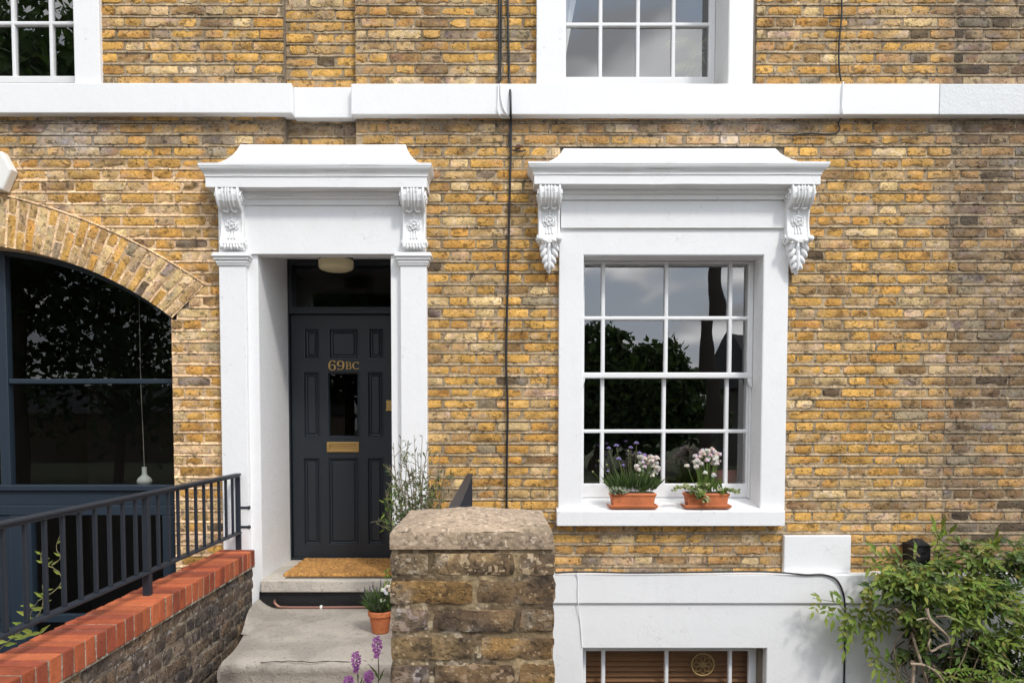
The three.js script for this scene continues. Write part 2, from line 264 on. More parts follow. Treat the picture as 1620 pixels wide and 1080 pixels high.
// a stretch of wall: for every course the free intervals of x are filled in Flemish bond over a struck mortar sheet
function brickRegion(free, yLow, yHigh, mix, { z = 0, seed = 1, mortar = lin(168, 147, 118), mortarAt = null, inset = 0, facing = null } = {}) {
  const rand = rng(seed), bricks = [], mort = [];
  for (let k = Math.floor((yLow - Y0) / COURSE); Y0 + k * COURSE < yHigh; k++) {
    const yb = Y0 + k * COURSE, wob = (v) => 0.0022 * (vnoise(v * 1.3, k * 3.7, 55) - 0.5) * 2;
    for (let [a, b] of free(yb + COURSE / 2)) {
      if (b - a < 0.02) continue;
      const rows = [[-0.0095, -0.003], [-0.0072, 0.0016], [0.0022, -0.0012], [0.0052, -0.0085], [0.0095, -0.0055], [COURSE - 0.0095, -0.0042]];
      const n = Math.max(1, Math.ceil((b - a) / 0.03));
      mort.push(grid(n, rows.length - 1, (u, v, i, j) => {
        const x = lerp(a, b, u), r = rows[j], e = (vnoise(x * 40, yb * 40 + j * 5.1, 56) - 0.5);
        return [x, yb + r[0] + wob(x) + (j > 0 && j < 5 ? e * 0.003 : 0), z + r[1] + e * 0.003];
      }, (x, y) => { const m = (mortarAt ? mortarAt(x, y) : mortar), t = 0.78 + 0.5 * fbm(x * 7, y * 9, 57, 0, 3); return weather(m.map((v) => v * t), x, y, 0.75).map((v) => v / 0.52); }));
      // bond
      const half = ((k % 2) + 2) % 2, list = []; let m0 = Math.floor(a / 0.3455) - 1;
      for (let m = m0; m * 0.3455 < b + 0.4; m++) { const o = m * 0.3455 + half * 0.1727 + 0.012 * (hash(k, m, 3) - 0.5); list.push([o + 0.005, o + 0.2145], [o + 0.2245, o + 0.3365]); }
      let prev = null;
      for (let [p, q] of list) {
        p = Math.max(p, a + 0.002); q = Math.min(q, b - 0.002); if (q - p < 0.004) continue;
        if (q - p < 0.035) { if (prev && Math.abs(p - prev[1]) < 0.02) prev[1] = q; continue; }
        p += 0.004 * (rand() - 0.5); q += 0.005 * (rand() - 0.5);
        if (prev) bricks.push(prev); prev = [p, q, yb + 0.0058, yb + COURSE - 0.0072, k];
      }
      if (prev) bricks.push(prev);
    }
  }
  const out = bricks.map(([p, q, lo, hi]) => {
    const xm = (p + q) / 2, ym = (lo + hi) / 2, table = typeof mix === 'function' ? mix(xm, ym, rand()) : MIX[mix], t = 0.88 + 0.22 * rand();
    const col = pick(rand(), table).map((v) => v * t), dy = 0.0022 * (vnoise(xm * 1.3, (lo - Y0) / COURSE * 3.7, 55) - 0.5) * 2;
    const g = brickGeo(p, q, lo + dy + (rand() - 0.5) * 0.002, hi + dy, z + 0.001 + 0.0045 * (rand() - 0.4), col, rand, { colorAt: (c, x, y) => weather(c, x, y) });
    const [px, py] = toPx(xm, ym, z), inView = px > -15 && px < 1635 && py > -8 && py < 1090;
    return { g, area: (q - p) * (inView ? 1 : 0) };
  });
  return { bricks: out, mortar: mort };
}
function layBricks(wall, regions, most = 300) {
  const all = regions.flatMap((r) => r.bricks).sort((a, b) => b.area - a.area), rest = [];
  for (const { g, area } of all) if (most-- > 0 && area > 0) { const m = shade(new THREE.Mesh(g, M.brick)); m.name = 'brick'; wall.add(m); } else rest.push(g);
  if (rest.length) { const m = obj('brickwork', rest, M.brick, wall, true); m.userData.kind = 'stuff'; }
  obj('mortar', regions.flatMap((r) => r.mortar), M.mortar, wall);
}
const cut = (a, b, holes) => { let s = [[a, b]]; for (const [p, q] of holes) s = s.flatMap(([u, v]) => q <= u || p >= v ? [[u, v]] : [[u, p], [q, v]].filter(([m, n]) => n - m > 0.01)); return s; };

// where things stand on the facade (metres, read off the photograph on the plane z = 0 or just before it)
const LEFT = -5.2, RIGHT = 4.9, TOP = 4.95, FOOT = -1.0;
const xParty = X(455), xBay = X(566), xHouse2 = X(1497), yHoodTop = Y(228);
const yBand1 = Y(132), yBand0 = Y(181);
const WIN = { x0: X(922, 0.03, 600), x1: X(1206, 0.03, 600), y0: Y(796, 0.0), y1: Y(403, 0.035) };         // main window opening
const UP = { x0: X(893, 0.03, 100), x1: X(1153, 0.03, 100), y0: Y(128, 0.03), y1: TOP };                    // window above it
const UPL = { x0: X(-150, 0.03, 100), x1: X(118, 0.03, 100), y0: Y(128, 0.03), y1: TOP };
const DOOR = { x0: X(411, 0.03, 650), x1: X(619.5, 0.03, 650), y0: 0.54, y1: Y(403, 0.03) };
const BASE = { x0: X(921, 0.05, 1050), x1: X(1213, 0.05, 1050), y0: -0.9, y1: Y(1024, 0.05) };
// arch over the neighbour's window: inner and outer curve
const arcIn = (t) => { const a = lerp(Math.asin((9 + 69) / 556), Math.asin((272 + 69) / 556), t); const q = at(-69 + 556 * Math.sin(a), 942 - 556 * Math.cos(a)); return [q.x, q.y]; };
const arcOut = (t) => { const a = lerp(Math.asin((13 + 193) / 901), Math.asin((324 + 193) / 901), t); const q = at(-193 + 901 * Math.sin(a), 1188 - 901 * Math.cos(a)); return [q.x, q.y]; };
const xArch = X(273, 0, 640);
const archEdge = (y) => {                      // right limit of the opening with half the ring, at height y
  let best = null; for (let i = -30; i <= 100; i++) { const t = i / 100, a = arcIn(t), b = arcOut(t), p = [(a[0] + b[0]) / 2, (a[1] + b[1]) / 2]; if (best === null && p[1] <= y) best = p[0]; if (best !== null) break; }
  const spring = (arcIn(1)[1] + arcOut(1)[1]) / 2; if (y < spring) return y < arcIn(1)[1] + 0.02 ? xArch : lerp(xArch, (arcIn(1)[0] + arcOut(1)[0]) / 2, (y - arcIn(1)[1]) / (spring - arcIn(1)[1]));
  return best;                                 // null above the crown
};

// --- main house
const house = thing('brick_house', 'yellow brick house with dark front door and white sash window', 'house', [0, 0, 0], 'brick houses of the terrace');
{
  const wall = grp('wall', house), rIn = 0.03;
  const holes = [[X(852), X(1189), Y(132), 9], [X(884) + 0.02, X(1244) - 0.02, Y(830), Y(250)], [X(885), X(1235), Y(292), Y(232) - 0.02]];
  const freeMain = (y) => {
    let h = holes.filter(([, , lo, hi]) => y > lo && y < hi).map(([p, q]) => [p, q]);
    if (y > yBand0 + 0.02 && y < yBand1 - 0.02) return [];
    if (y < Y(912)) return [[X(860), X(900)]].map(() => [0, 0]);
    if (y < yHoodTop - 0.02) { const yy = y; return cut(X(352), xHouse2, [...h, [X(357), yy > Y(262) ? X(640) : X(668)]]); }
    return cut(y > yBand1 ? xBay : xBay, xHouse2, h);
  };
  const main = brickRegion(freeMain, Y(912), TOP, 'yellow', { seed: 11 });
  const recess = brickRegion((y) => (y > yHoodTop - 0.06 && !(y > yBand0 + 0.02 && y < yBand1 - 0.03)) ? [[xParty, xBay]] : [], yHoodTop - 0.06, TOP, 'yellow', { z: -0.05, seed: 12 });
  layBricks(wall, [main, recess]);
  obj('core', [plate([[X(353) + 0.002, FOOT], [xHouse2, FOOT], [xHouse2, TOP], [xParty + 0.002, TOP], [xParty + 0.002, yHoodTop], [X(353) + 0.002, yHoodTop]], [
    [WIN.x0 - 0.02, WIN.x1 + 0.02, WIN.y0 - 0.05, WIN.y1 + 0.02], [UP.x0 - 0.02, UP.x1 + 0.02, UP.y0 - 0.02, TOP - 0.02], [DOOR.x0 - 0.02, DOOR.x1 + 0.02, FOOT + 0.1, DOOR.y1 + 0.14], [BASE.x0 - 0.02, BASE.x1 + 0.02, BASE.y0, BASE.y1 + 0.02]], -0.34, -0.065),
    box(xBay + 0.002, UP.x0 - 0.022, yHoodTop, TOP, -0.07, -0.012, 0), box(UP.x1 + 0.022, xHouse2, yHoodTop, TOP, -0.07, -0.012, 0), box(UP.x0 - 0.02, UP.x1 + 0.02, yHoodTop, UP.y0 - 0.022, -0.07, -0.012, 0), box(X(352), X(405), FOOT, yHoodTop, -0.07, -0.012, 0), box(X(627), WIN.x0 - 0.022, FOOT, yHoodTop, -0.07, -0.012, 0), box(WIN.x1 + 0.022, xHouse2, FOOT, yHoodTop, -0.07, -0.012, 0),
    box(WIN.x0 - 0.03, WIN.x1 + 0.03, BASE.y1 + 0.03, WIN.y0 - 0.06, -0.066, -0.012, 0)], M.core, wall);
}
// --- left house
const leftHouse = thing('brick_house', 'brick house at the left with wide arched window and black upper sash window', 'house', [0, 0, 0], 'brick houses of the terrace');
{
  const wall = grp('wall', leftHouse);
  const freeLeft = (y) => {
    if (y > yBand0 + 0.02 && y < yBand1 - 0.02) return [];
    const right = y > yHoodTop - 0.02 ? xParty : y > Y(262) ? X(396) : X(354);
    if (y > yBand1) return cut(LEFT, xParty, y > Y(132) ? [[X(-190), X(153)]] : []);
    const e = archEdge(y); return e === null ? [[LEFT, right]] : [[Math.max(e, LEFT), right]];
  };
  const yRep = Y(262), repaired = (x, y) => clamp(smooth(Y(215), Y(300), y < yRep ? yRep - (yRep - y) : y) * 0 + smooth(Y(240), Y(330), y)) * smooth(X(345), X(300), x + 0.18 * (vnoise(y * 5, 3, 4) - 0.5) - 0.06 * 0);
  const light = lin(224, 190, 150), usual = lin(168, 147, 118);
  const patch = (x, y) => (y < Y(285) ? 1 : smooth(Y(235), Y(285), y)) * (y < Y(470) ? 1 : smooth(X(352), X(325), x));
  const reg = brickRegion(freeLeft, 0.2, TOP, (x, y, r) => r < 0.75 * patch(x, y) ? MIX.mixed : MIX.yellow, { seed: 21, mortarAt: (x, y) => { const k = patch(x, y); return usual.map((v, i) => lerp(v, light[i], k)); } });
  layBricks(wall, [reg]);
  // arch ring of bricks on edge, two to a ray
  const rand = rng(31), N = 20, lm = light.map((v) => v / 0.47), ringM = [];
  const ringAt = (t, s) => { const a = arcIn(t), b = arcOut(t); return [lerp(a[0], b[0], s), lerp(a[1], b[1], s)]; };
  for (let k = -9; k < N; k++) {
    const split = k % 2 ? 0.36 + 0.04 * rand() : 0.64 + 0.04 * rand();
    for (const [s0, s1] of [[0.0, split - 0.02], [split + 0.02, 0.975]]) {
      const t0 = (k + 0.07) / N, t1 = (k + 0.93) / N, L = 0.31 * (s1 - s0), Wd = 0.062, tone = 0.9 + 0.25 * rand(), col = pick(rand(), MIX.mixed).map((v) => v * tone);
      const g = brickGeo(0, L, 0, Wd, 0.009 + 0.003 * rand(), col, rand, { depth: 0.11, rough: 0.8, place: ([x, y, z]) => [...ringAt(lerp(t1, t0, y / Wd), lerp(s0, s1, x / L)), z] });
      const m = shade(new THREE.Mesh(g, M.brick)); m.name = 'arch_brick'; wall.add(m);
    }
  }
  ringM.push(grid(120, 6, (u, v) => { const t = lerp(-0.45, 1, u), p = ringAt(t, lerp(0, 1.015, v)); return [p[0], p[1], 0.003 + 0.003 * (vnoise(u * 300, v * 30, 6) - 0.5)]; }, (x, y) => lm.map((v) => v * (0.8 + 0.4 * fbm(x * 9, y * 9, 8, 0, 3)))));
  ringM.push(grid(120, 2, (u, v) => { const t = lerp(-0.45, 1, u), p = arcIn(t); return [p[0], p[1], lerp(0.003, -0.16, v)]; }, () => light.map((v) => v * 0.8 / 0.47)));
  ringM.push(tube(Array.from({ length: 40 }, (_, i) => { const p = ringAt(i / 39 * 1.45 - 0.45, 1.0); return V(p[0], p[1], 0.004); }), 0.0075, 120, 6).clone());
  ringM.push(grid(1, 40, (u, v) => [xArch + 0.004 * (vnoise(v * 90, 1, 3) - 0.5), lerp(FOOT, arcIn(1)[1], v), lerp(0.0, -0.16, u)], () => light.map((v) => v * 0.75 / 0.47)));
  for (const g of ringM) if (!g.attributes.color) tint(g, lm);
  obj('mortar', ringM, M.mortar, wall);
  const arcPts = []; for (let i = 0; i <= 24; i++) { const p = arcIn(1 - i / 24 * 1.4); arcPts.push([p[0] + 0.02 * (i < 1), p[1] + 0.03]); }
  obj('core', plate([[LEFT, FOOT], [LEFT, TOP], [xParty, TOP], [xParty, yHoodTop], [X(353), yHoodTop], [X(353), FOOT]], [[UPL.x0 - 0.02, UPL.x1 + 0.02, UPL.y0 - 0.02, TOP - 0.02],
    [[xArch + 0.012, FOOT + 0.05], ...arcPts, [-5.0, arcPts[24][1]], [-5.0, FOOT + 0.05]]], -0.34, -0.012), M.core, wall);
  // return of the wall at the recess
  obj('corner', tint(box(xParty - 0.02, xParty - 0.002, yHoodTop, TOP, -0.06, -0.003, 0.002), lin(120, 104, 80).map((v) => v / 0.47)), M.mortar, wall);
}
// --- right house
const rightHouse = thing('brick_house', 'soot darkened brick house at the right edge behind the climbing plant', 'house', [0, 0, 0], 'brick houses of the terrace');
{
  const wall = grp('wall', rightHouse);
  const reg = brickRegion((y) => y < Y(912) || (y > yBand0 + 0.02 && y < yBand1 - 0.02) ? [] : [[xHouse2, RIGHT]], Y(912), TOP, (x, y, r) => r < 0.2 + 0.7 * smooth(xHouse2 - 0.1, xHouse2 + 0.12, x) ? MIX.sooty : MIX.yellow, { seed: 41, mortar: lin(165, 144, 116) });
  layBricks(wall, [reg]);
  obj('core', box(xHouse2 + 0.002, RIGHT, FOOT, TOP, -0.34, -0.012, 0), M.core, wall);
}

// ------------------------------------------------------------------ white dressings
const wob = (g, a = 0.0012, f = 6) => { const p = g.attributes.position; for (let i = 0; i < p.count; i++) { const x = p.getX(i), y = p.getY(i); p.setY(i, y + a * 2 * (vnoise(x * f, y * 3, 77) - 0.5)); p.setZ(i, p.getZ(i) + a * (vnoise(x * f, y * f, 78) - 0.5)); } g.computeVertexNormals(); return g; };
{ // string course with its return round the recess
  const z = 0.06;
  const long = (x0, x1, y0, y1, z0, z1) => { const n = Math.ceil((x1 - x0) / 0.1), g = new RoundedBoxGeometry(x1 - x0, y1 - y0, z1 - z0, 3, 0.006); g.translate((x0 + x1) / 2, (y0 + y1) / 2, (z0 + z1) / 2); return g; };
  const yt = Y(181, z), yb = Y(132, z);
  obj('string_course', long(LEFT, X(461, z, 150), Y(178.5, z), Y(131, z), -0.05, z), M.white, leftHouse);
  obj('string_course', [long(X(555, z, 150), X(1487, z, 150), yt, yb, -0.05, z)], M.white, house);
  obj('string_course', long(X(461, z, 150) + 0.001, X(555, z, 150) - 0.001, yt, yb, -0.09, z - 0.05), M.white, house);
  obj('string_course', long(X(1487, z, 150) + 0.003, RIGHT, yt, yb, -0.05, z - 0.002), M.oldWhite, rightHouse);
}
// a hood: moulded cornice returned at both ends under a hollow hipped roof
function hood(parent, xa, xb, prof, sxl, sxr) {   // prof: [out, y, outForRoof]
  const geos = [], n = prof.length;
  for (let i = 0; i < n - 1; i++) {
    const [p, y] = prof[i], [q, w] = prof[i + 1], s = (v, k, e) => e ? xb + v * k : xa - v * k;
    const a = [[s(p, sxl, 0), y, 0], [s(p, sxl, 0), y, p], [s(p, sxr, 1), y, p], [s(p, sxr, 1), y, 0]], b = [[s(q, sxl, 0), w, 0], [s(q, sxl, 0), w, q], [s(q, sxr, 1), w, q], [s(q, sxr, 1), w, 0]];
    for (let k = 0; k < 3; k++) geos.push(grid(k === 1 ? 30 : 4, 2, (u, v) => { const t = [0, 1, 2].map((c) => lerp(lerp(a[k][c], a[k + 1][c], u), lerp(b[k][c], b[k + 1][c], u), v)); t[1] += 0.0022 * (vnoise(t[0] * 5, i, 79) - 0.5); return t; }));
  }
  return obj('hood', geos, M.white, parent);
}
function hoodProfile(pyTop, pyLip, pyCyma, pySoffit, pyBed, P = 0.2) {
  const z = P, yl = Y(pyLip, z), yc = Y(pyCyma, z - 0.03), ys = Y(pySoffit, z - 0.035), yb = Y(pyBed, 0.05), yt = Y(pyTop, 0);
  const pr = [[0.05, yb - 0.045], [0.062, yb - 0.045], [0.066, yb - 0.03], [0.085, yb - 0.022], [0.088, yb], [0.10, yb + 0.004], [P - 0.036, ys + 0.003], [P - 0.036, ys], [P - 0.033, ys], [P - 0.033, yc - 0.006], [P - 0.028, yc - 0.004], [P - 0.028, yc]];
  for (let i = 1; i <= 6; i++) { const t = i / 6; pr.push([P - 0.028 + 0.026 * (t - Math.sin(t * 2 * Math.PI) * 0.12), lerp(yc, yl - 0.016, t)]); }
  pr.push([P, yl - 0.015], [P, yl], [P - 0.008, yl + 0.002]);
  const r = yt - yl; for (const [o, h] of [[0.84, 0.03], [0.66, 0.10], [0.48, 0.22], [0.33, 0.38], [0.20, 0.57], [0.09, 0.79], [0.015, 1], [0.0, 1]]) pr.push([P * o, yl + r * h]);
  return pr;
}
hood(house, X(381, 0, 240), X(641, 0, 240), hoodProfile(229, 257, 278, 296, 306), 1, 0.92);
hood(house, X(893, 0, 240), X(1226, 0, 240), hoodProfile(235, 255, 275, 291, 303), 1.2, 1.35);

// scrolled brackets
function corbel(parent, xc, yTop, w, h, leaf, P = 0.15) {
  const c = grp('corbel', parent), S = h / 0.4;
  const pr = [[0, 0], [P, 0], [P + 0.012, -0.03], [P + 0.013, -0.06], [P + 0.004, -0.095], [P - 0.02, -0.125], [P - 0.045, -0.142], [P - 0.062, -0.155], [P - 0.07, -0.19], [P - 0.074, -0.23], [P - 0.07, -0.28], [P - 0.058, -0.33], [P - 0.048, -0.365], [P - 0.05, -0.39], [P - 0.075, -0.4], [0, -0.4]].map(([z, y]) => [z, y * S]);
  const sh = new THREE.Shape(); pr.forEach(([z, y], i) => i ? sh.lineTo(z, y) : sh.moveTo(z, y)); sh.closePath();
  const body = new THREE.ExtrudeGeometry(sh, { depth: w - 0.014, bevelEnabled: true, bevelSize: 0.004, bevelThickness: 0.007, bevelOffset: -0.004, bevelSegments: 2 });
  body.rotateY(-Math.PI / 2); body.translate(w / 2 - 0.007, 0, 0);
  const fr = pr.slice(1, 14), geos = [body], on = (dx, o, a, b) => fr.slice(a, b).map(([z, y]) => V(dx, y, z + o));
  for (const s of [-1, 1]) {
    geos.push(tube(on(s * (w / 2 - 0.009), 0.002, 0, 13), 0.0085, 50, 6), tube(on(s * 0.008, 0.002, 0, 5), 0.007, 24, 6));
    geos.push(tube(on(s * 0.03, 0.001, 0, 5), 0.007, 24, 6));
    // curled ends of the two flutes
    const cy = fr[5][1], cz = fr[5][0] + 0.006;
    geos.push(tube([V(s * 0.008, fr[4][1], fr[4][0]), V(s * 0.012, cy - 0.006, cz), V(s * 0.026, cy - 0.016 * S, cz - 0.004), V(s * 0.046, cy - 0.006, cz - 0.002)], 0.0065, 16, 6));
    // side volutes
    for (const [vy, vz, r0] of [[-0.07 * S, P - 0.045, 0.05], [-0.36 * S, P - 0.085, 0.026]]) {
      const sp = []; for (let i = 0; i <= 26; i++) { const a = i / 26 * Math.PI * 3.6, r = r0 * (1 - i / 30); sp.push(V(s * (w / 2 + 0.004), vy + r * Math.sin(a), vz + r * Math.cos(a))); }
      geos.push(tube(sp, 0.006, 60, 5)); const b = new THREE.SphereGeometry(0.012, 10, 8); b.translate(s * (w / 2 + 0.004), vy, vz); geos.push(b);
    }
  }
  for (const s of [-1, 0, 1]) { const g = new THREE.TorusGeometry(0.007, 0.0035, 5, 10); g.translate(s * 0.014, -0.035 * S, P + 0.016); geos.push(g); }
  geos.push(tube([V(0, fr[6][1], fr[6][0] + 0.003), V(0, -0.20 * S, P - 0.066)], 0.006, 6, 5));
  for (const s of [-1, 0, 1]) geos.push(tube([V(s * 0.016, -0.28 * S, P - 0.066), V(s * 0.02, -0.33 * S, P - 0.053)], 0.005, 6, 5));
  obj('scroll', geos, M.white, c);
  // rosette: petals in two rings round a spiral heart
  const ros = [], ry = -0.235 * S, rz = P - 0.072;
  for (const [n, r, s, o] of [[7, 0.032, 0.016, 0.004], [5, 0.018, 0.0125, 0.012]]) for (let i = 0; i < n; i++) {
    const a = i / n * Math.PI * 2 + r * 40, g = new THREE.TorusGeometry(s, 0.0048, 6, 12, Math.PI * 1.25); g.rotateZ(a - Math.PI * 0.62); g.translate(Math.cos(a) * r * 0.75, ry + Math.sin(a) * r * 0.85, rz + o); ros.push(g);
  }
  const heart = new THREE.SphereGeometry(0.009, 10, 8); heart.translate(0, ry, rz + 0.013); ros.push(heart);
  const disc = new THREE.SphereGeometry(0.037, 16, 10); disc.scale(1, 1.05, 0.3); disc.translate(0, ry, rz + 0.001); ros.push(disc);
  obj('rosette', ros, M.white, c);
  const lobes = [], lobe = (x, y, z, sx, sy, sz, rot) => { const g = new THREE.SphereGeometry(1, 10, 8); g.scale(sx, sy, sz); g.rotateZ(rot); g.translate(x, y, z); lobes.push(g); };
  if (leaf) {
    const y0 = -h, L = leaf, z = 0.075;
    for (const s of [-1, 1]) {
      lobe(s * (w / 2 - 0.012), y0 + 0.025, z + 0.035, 0.022, 0.02, 0.02, 0); lobe(s * 0.03, y0 + 0.012, z + 0.035, 0.016, 0.016, 0.016, 0);
      for (const [k, wx] of [[0.12, 0.044], [0.34, 0.038], [0.56, 0.026], [0.76, 0.014]]) lobe(s * wx * w / 0.148, y0 - L * k, z - 0.03 * k + 0.008, 0.017, 0.034, 0.02, s * 0.5);
    }
    lobe(0, y0 - L * 0.45, z - 0.008, 0.016, L * 0.56, 0.022, 0); lobe(0, y0 - L * 0.93, z - 0.03, 0.013, 0.03, 0.016, 0);
    const back = plate([[-w / 2 + 0.012, y0 + 0.03], [w / 2 - 0.012, y0 + 0.03], [w / 2 - 0.02, y0 - L * 0.35], [0.012, y0 - L * 0.98], [-0.012, y0 - L * 0.98], [-w / 2 + 0.02, y0 - L * 0.35]], [], 0.0, 0.055, 0.006); lobes.push(back);
  } else for (let i = -3; i <= 3; i++) { lobe(i * 0.019, -h + 0.012 + 0.004 * (i & 1), P - 0.045, 0.009, 0.017, 0.012, i * 0.15); lobe(i * 0.019 + 0.01, -h + 0.034, P - 0.04, 0.006, 0.006, 0.006, 0); }
  obj('leaf', lobes, M.white, c);
  c.position.set(xc, yTop, 0.02); return c;
}
{
  const z = 0.14, yT = Y(297, 0.14), hD = Y(298, 0.12) - Y(397, 0.08);
  corbel(house, X(361, z, 330), yT + 0.01, 0.148, hD, 0, 0.13); corbel(house, X(653, z, 330), yT + 0.01, 0.148, hD, 0, 0.13);
  const hW = Y(293, 0.12) - Y(386, 0.08), yW = Y(293, z) + 0.005;
  corbel(house, X(870, z, 330), yW, 0.138, hW, 0.165, 0.13); corbel(house, X(1269, z, 330), yW, 0.148, hW, 0.175, 0.13);
}
// ------------------------------------------------------------------ door case
const zDoor = -0.66;
{
  const zp = 0.075, zj = 0.03, yCap0 = Y(420, zp), yFoot = 0.35;
  for (const [a, b, ja, jb, ca, cb] of [[349, 391, 385, 411, 333, 402], [634, 675.5, 619.5, 640, 621, 679]]) {
    const p = grp('pilaster', house), xa = X(a, zp, 640), xb = X(b, zp, 640);
    obj('shaft', [box(xa, xb, yFoot, yCap0 + 0.01, -0.02, zp, 0.006), box(Math.min(X(ja, zj, 650), xb), Math.max(X(jb, zj, 650), xb) , yFoot, yCap0 + 0.075, zj - 0.0035, zj, 0.001)], M.white, p);
    const cap = [], xm0 = xa, xm1 = xb; let y = yCap0;
    for (const [o, h] of [[0.010, 0.012], [0.016, 0.02], [0.026, 0.018], [0.036, 0.016], [0.03, 0.012]]) { cap.push(box(xm0 - o, xm1 + o, y, y + h + 0.001, -0.02, zp + o, 0.007)); y += h; }
    obj('capital', cap, M.white, p);
  }
  // frieze between the brackets, with the mouldings under the cornice
  const z = 0.05, yb = DOOR.y1, yt = Y(303, z);
  obj('frieze', [box(X(345, z, 360), X(672, z, 360), yb, Y(325, z), -0.05, z, 0.004), box(X(384, z, 360), X(632, z, 360), Y(325, z) - 0.001, Y(316, z), -0.05, z + 0.012, 0.006), box(X(384, z, 360), X(632, z, 360), Y(316, z), yt + 0.02, -0.05, z + 0.026, 0.006)], M.white, house);
  // reveals and soffit
  const zf = zDoor - 0.03, d0 = DOOR.x0, d1 = DOOR.x1;
  obj('door_reveal', [box(d0 - 0.06, d0, 0.35, DOOR.y1 + 0.16, zf, zj - 0.004, 0.003)], M.whiteRough, house);
  obj('door_reveal', [box(d1, d1 + 0.06, 0.35, DOOR.y1 + 0.16, zf, zj - 0.004, 0.003)], M.whiteRough, house);
  const s0 = DOOR.y1 + 0.001, s1 = Y(409, zDoor);
  const so = grid(1, 8, (u, v) => [lerp(d0, d1, u), lerp(s0, s1, v), lerp(zj, zf, v)]), so2 = grid(1, 8, (u, v) => [lerp(d0, d1, u), lerp(s0, s1, v) + 0.05, lerp(zj - 0.06, zf, v)]);
  obj('door_soffit', [so, so2], M.white, house);
}
{
  // frame, fanlight and leaf
  const z = zDoor, fx0 = DOOR.x0, fx1 = DOOR.x1, yTop = Y(411, z), lx0 = X(461, z, 700), lx1 = X(627, z, 700), yL1 = Y(497, z), yTh = 0.54, ty0 = Y(486, z), ty1 = Y(421, z);
  const fr = grp('door_frame', house);
  obj('frame', plate([fx0 + 0.001, fx1 - 0.001, yTh, yTop + 0.05], [[lx0, lx1, yTh + 0.012, yL1], [X(463, z, 450), lx1, ty0, ty1]], z - 0.09, z + 0.03, 0.002), M.door, fr);
  const pane = new THREE.PlaneGeometry(lx1 - X(463, z, 450), ty1 - ty0); pane.translate((lx1 + X(463, z, 450)) / 2, (ty0 + ty1) / 2, z - 0.02); obj('pane', pane, M.doorGlass, fr);
  const door = grp('front_door', house);
  const p = (a, b, c, d) => [X(a, z, (c + d) / 2), X(b, z, (c + d) / 2), Y(d, z), Y(c, z)];
  const panels = [[481, 504, 520, 567], [520, 566, 520, 567], [583, 606, 520, 567], [480, 505, 588, 692], [581, 606, 588, 692], [480, 506, 724, 862], [519, 567, 724, 862], [581, 607, 724, 862]].map((q) => p(...q)), gl = p(518, 568, 588, 692);
  obj('leaf', plate([lx0 + 0.004, lx1 - 0.004, yTh + 0.006, yL1 - 0.004], [...panels, gl], z - 0.045, z, 0.002), M.door, door);
  const dish = ([x0, x1, y0, y1], raised, m = M.door) => {
    const g = [], ring = (a, b) => { for (const [i, j] of [[0, 1], [1, 2], [2, 3], [3, 0]]) { const P = [a[i], a[j], b[j], b[i]]; const q = new THREE.BufferGeometry(); q.setAttribute('position', new THREE.Float32BufferAttribute([P[0], P[1], P[2], P[0], P[2], P[3]].flat(), 3)); q.computeVertexNormals(); g.push(q); } };
    const r = (o, zz) => [[x0 + o, y0 + o, zz], [x1 - o, y0 + o, zz], [x1 - o, y1 - o, zz], [x0 + o, y1 - o, zz]];
    ring(r(-0.001, z + 0.004), r(0.006, z + 0.003)); ring(r(0.006, z + 0.003), r(0.016, z - 0.012)); ring(r(-0.001, z - 0.001), r(-0.001, z + 0.004));
    if (raised) { ring(r(0.016, z - 0.012), r(0.024, z - 0.014)); ring(r(0.024, z - 0.014), r(0.034, z - 0.006)); const c = r(0.034, z - 0.006), q = new THREE.BufferGeometry(); q.setAttribute('position', new THREE.Float32BufferAttribute([c[0], c[1], c[2], c[0], c[2], c[3]].flat(), 3)); q.computeVertexNormals(); g.push(q); }
    return g.map((q) => { return q; });
  };
  for (const q of panels) obj('panel', dish(q, true), M.door, door);
  obj('glazing_frame', dish(gl, false), M.door, door);
  const gp = new THREE.PlaneGeometry(gl[1] - gl[0] - 0.03, gl[3] - gl[2] - 0.03); gp.translate((gl[0] + gl[1]) / 2, (gl[2] + gl[3]) / 2, z - 0.011); obj('pane', gp, M.doorGlass, door);
  // letter plate
  const lp = p(517, 568, 699, 715), bw = (lp[1] - lp[0]);
  obj('letter_plate', [plate(lp, [[lp[0] + 0.022, lp[1] - 0.022, lp[2] + 0.02, lp[3] - 0.018]], z + 0.001, z + 0.012, 0.003), box(lp[0] + 0.023, lp[1] - 0.023, lp[2] + 0.021, lp[3] - 0.019, z + 0.001, z + 0.006, 0.002), tube([V(lp[0] + 0.04, lp[3] - 0.024, z + 0.008), V(lp[1] - 0.04, lp[3] - 0.024, z + 0.008)], 0.004, 4, 6)], M.brass, door);
  // lock at the closing edge
  const lk = p(611, 623, 633, 650), lock = [box(lk[0], lk[1], lk[2] + 0.01, lk[3], z + 0.001, z + 0.01, 0.004), box(lk[0] - 0.002, lk[1] + 0.004, lk[2], lk[2] + 0.014, z + 0.001, z + 0.022, 0.004)];
  const cyl = new THREE.CylinderGeometry(0.014, 0.016, 0.012, 20); cyl.rotateX(Math.PI / 2); cyl.translate((lk[0] + lk[1]) / 2, (lk[2] + lk[3]) / 2 + 0.008, z + 0.014); lock.push(cyl);
  obj('lock', lock, M.brass, door);
  const font = await new FontLoader().loadAsync('fonts/droid/droid_serif_regular.typeface.json');
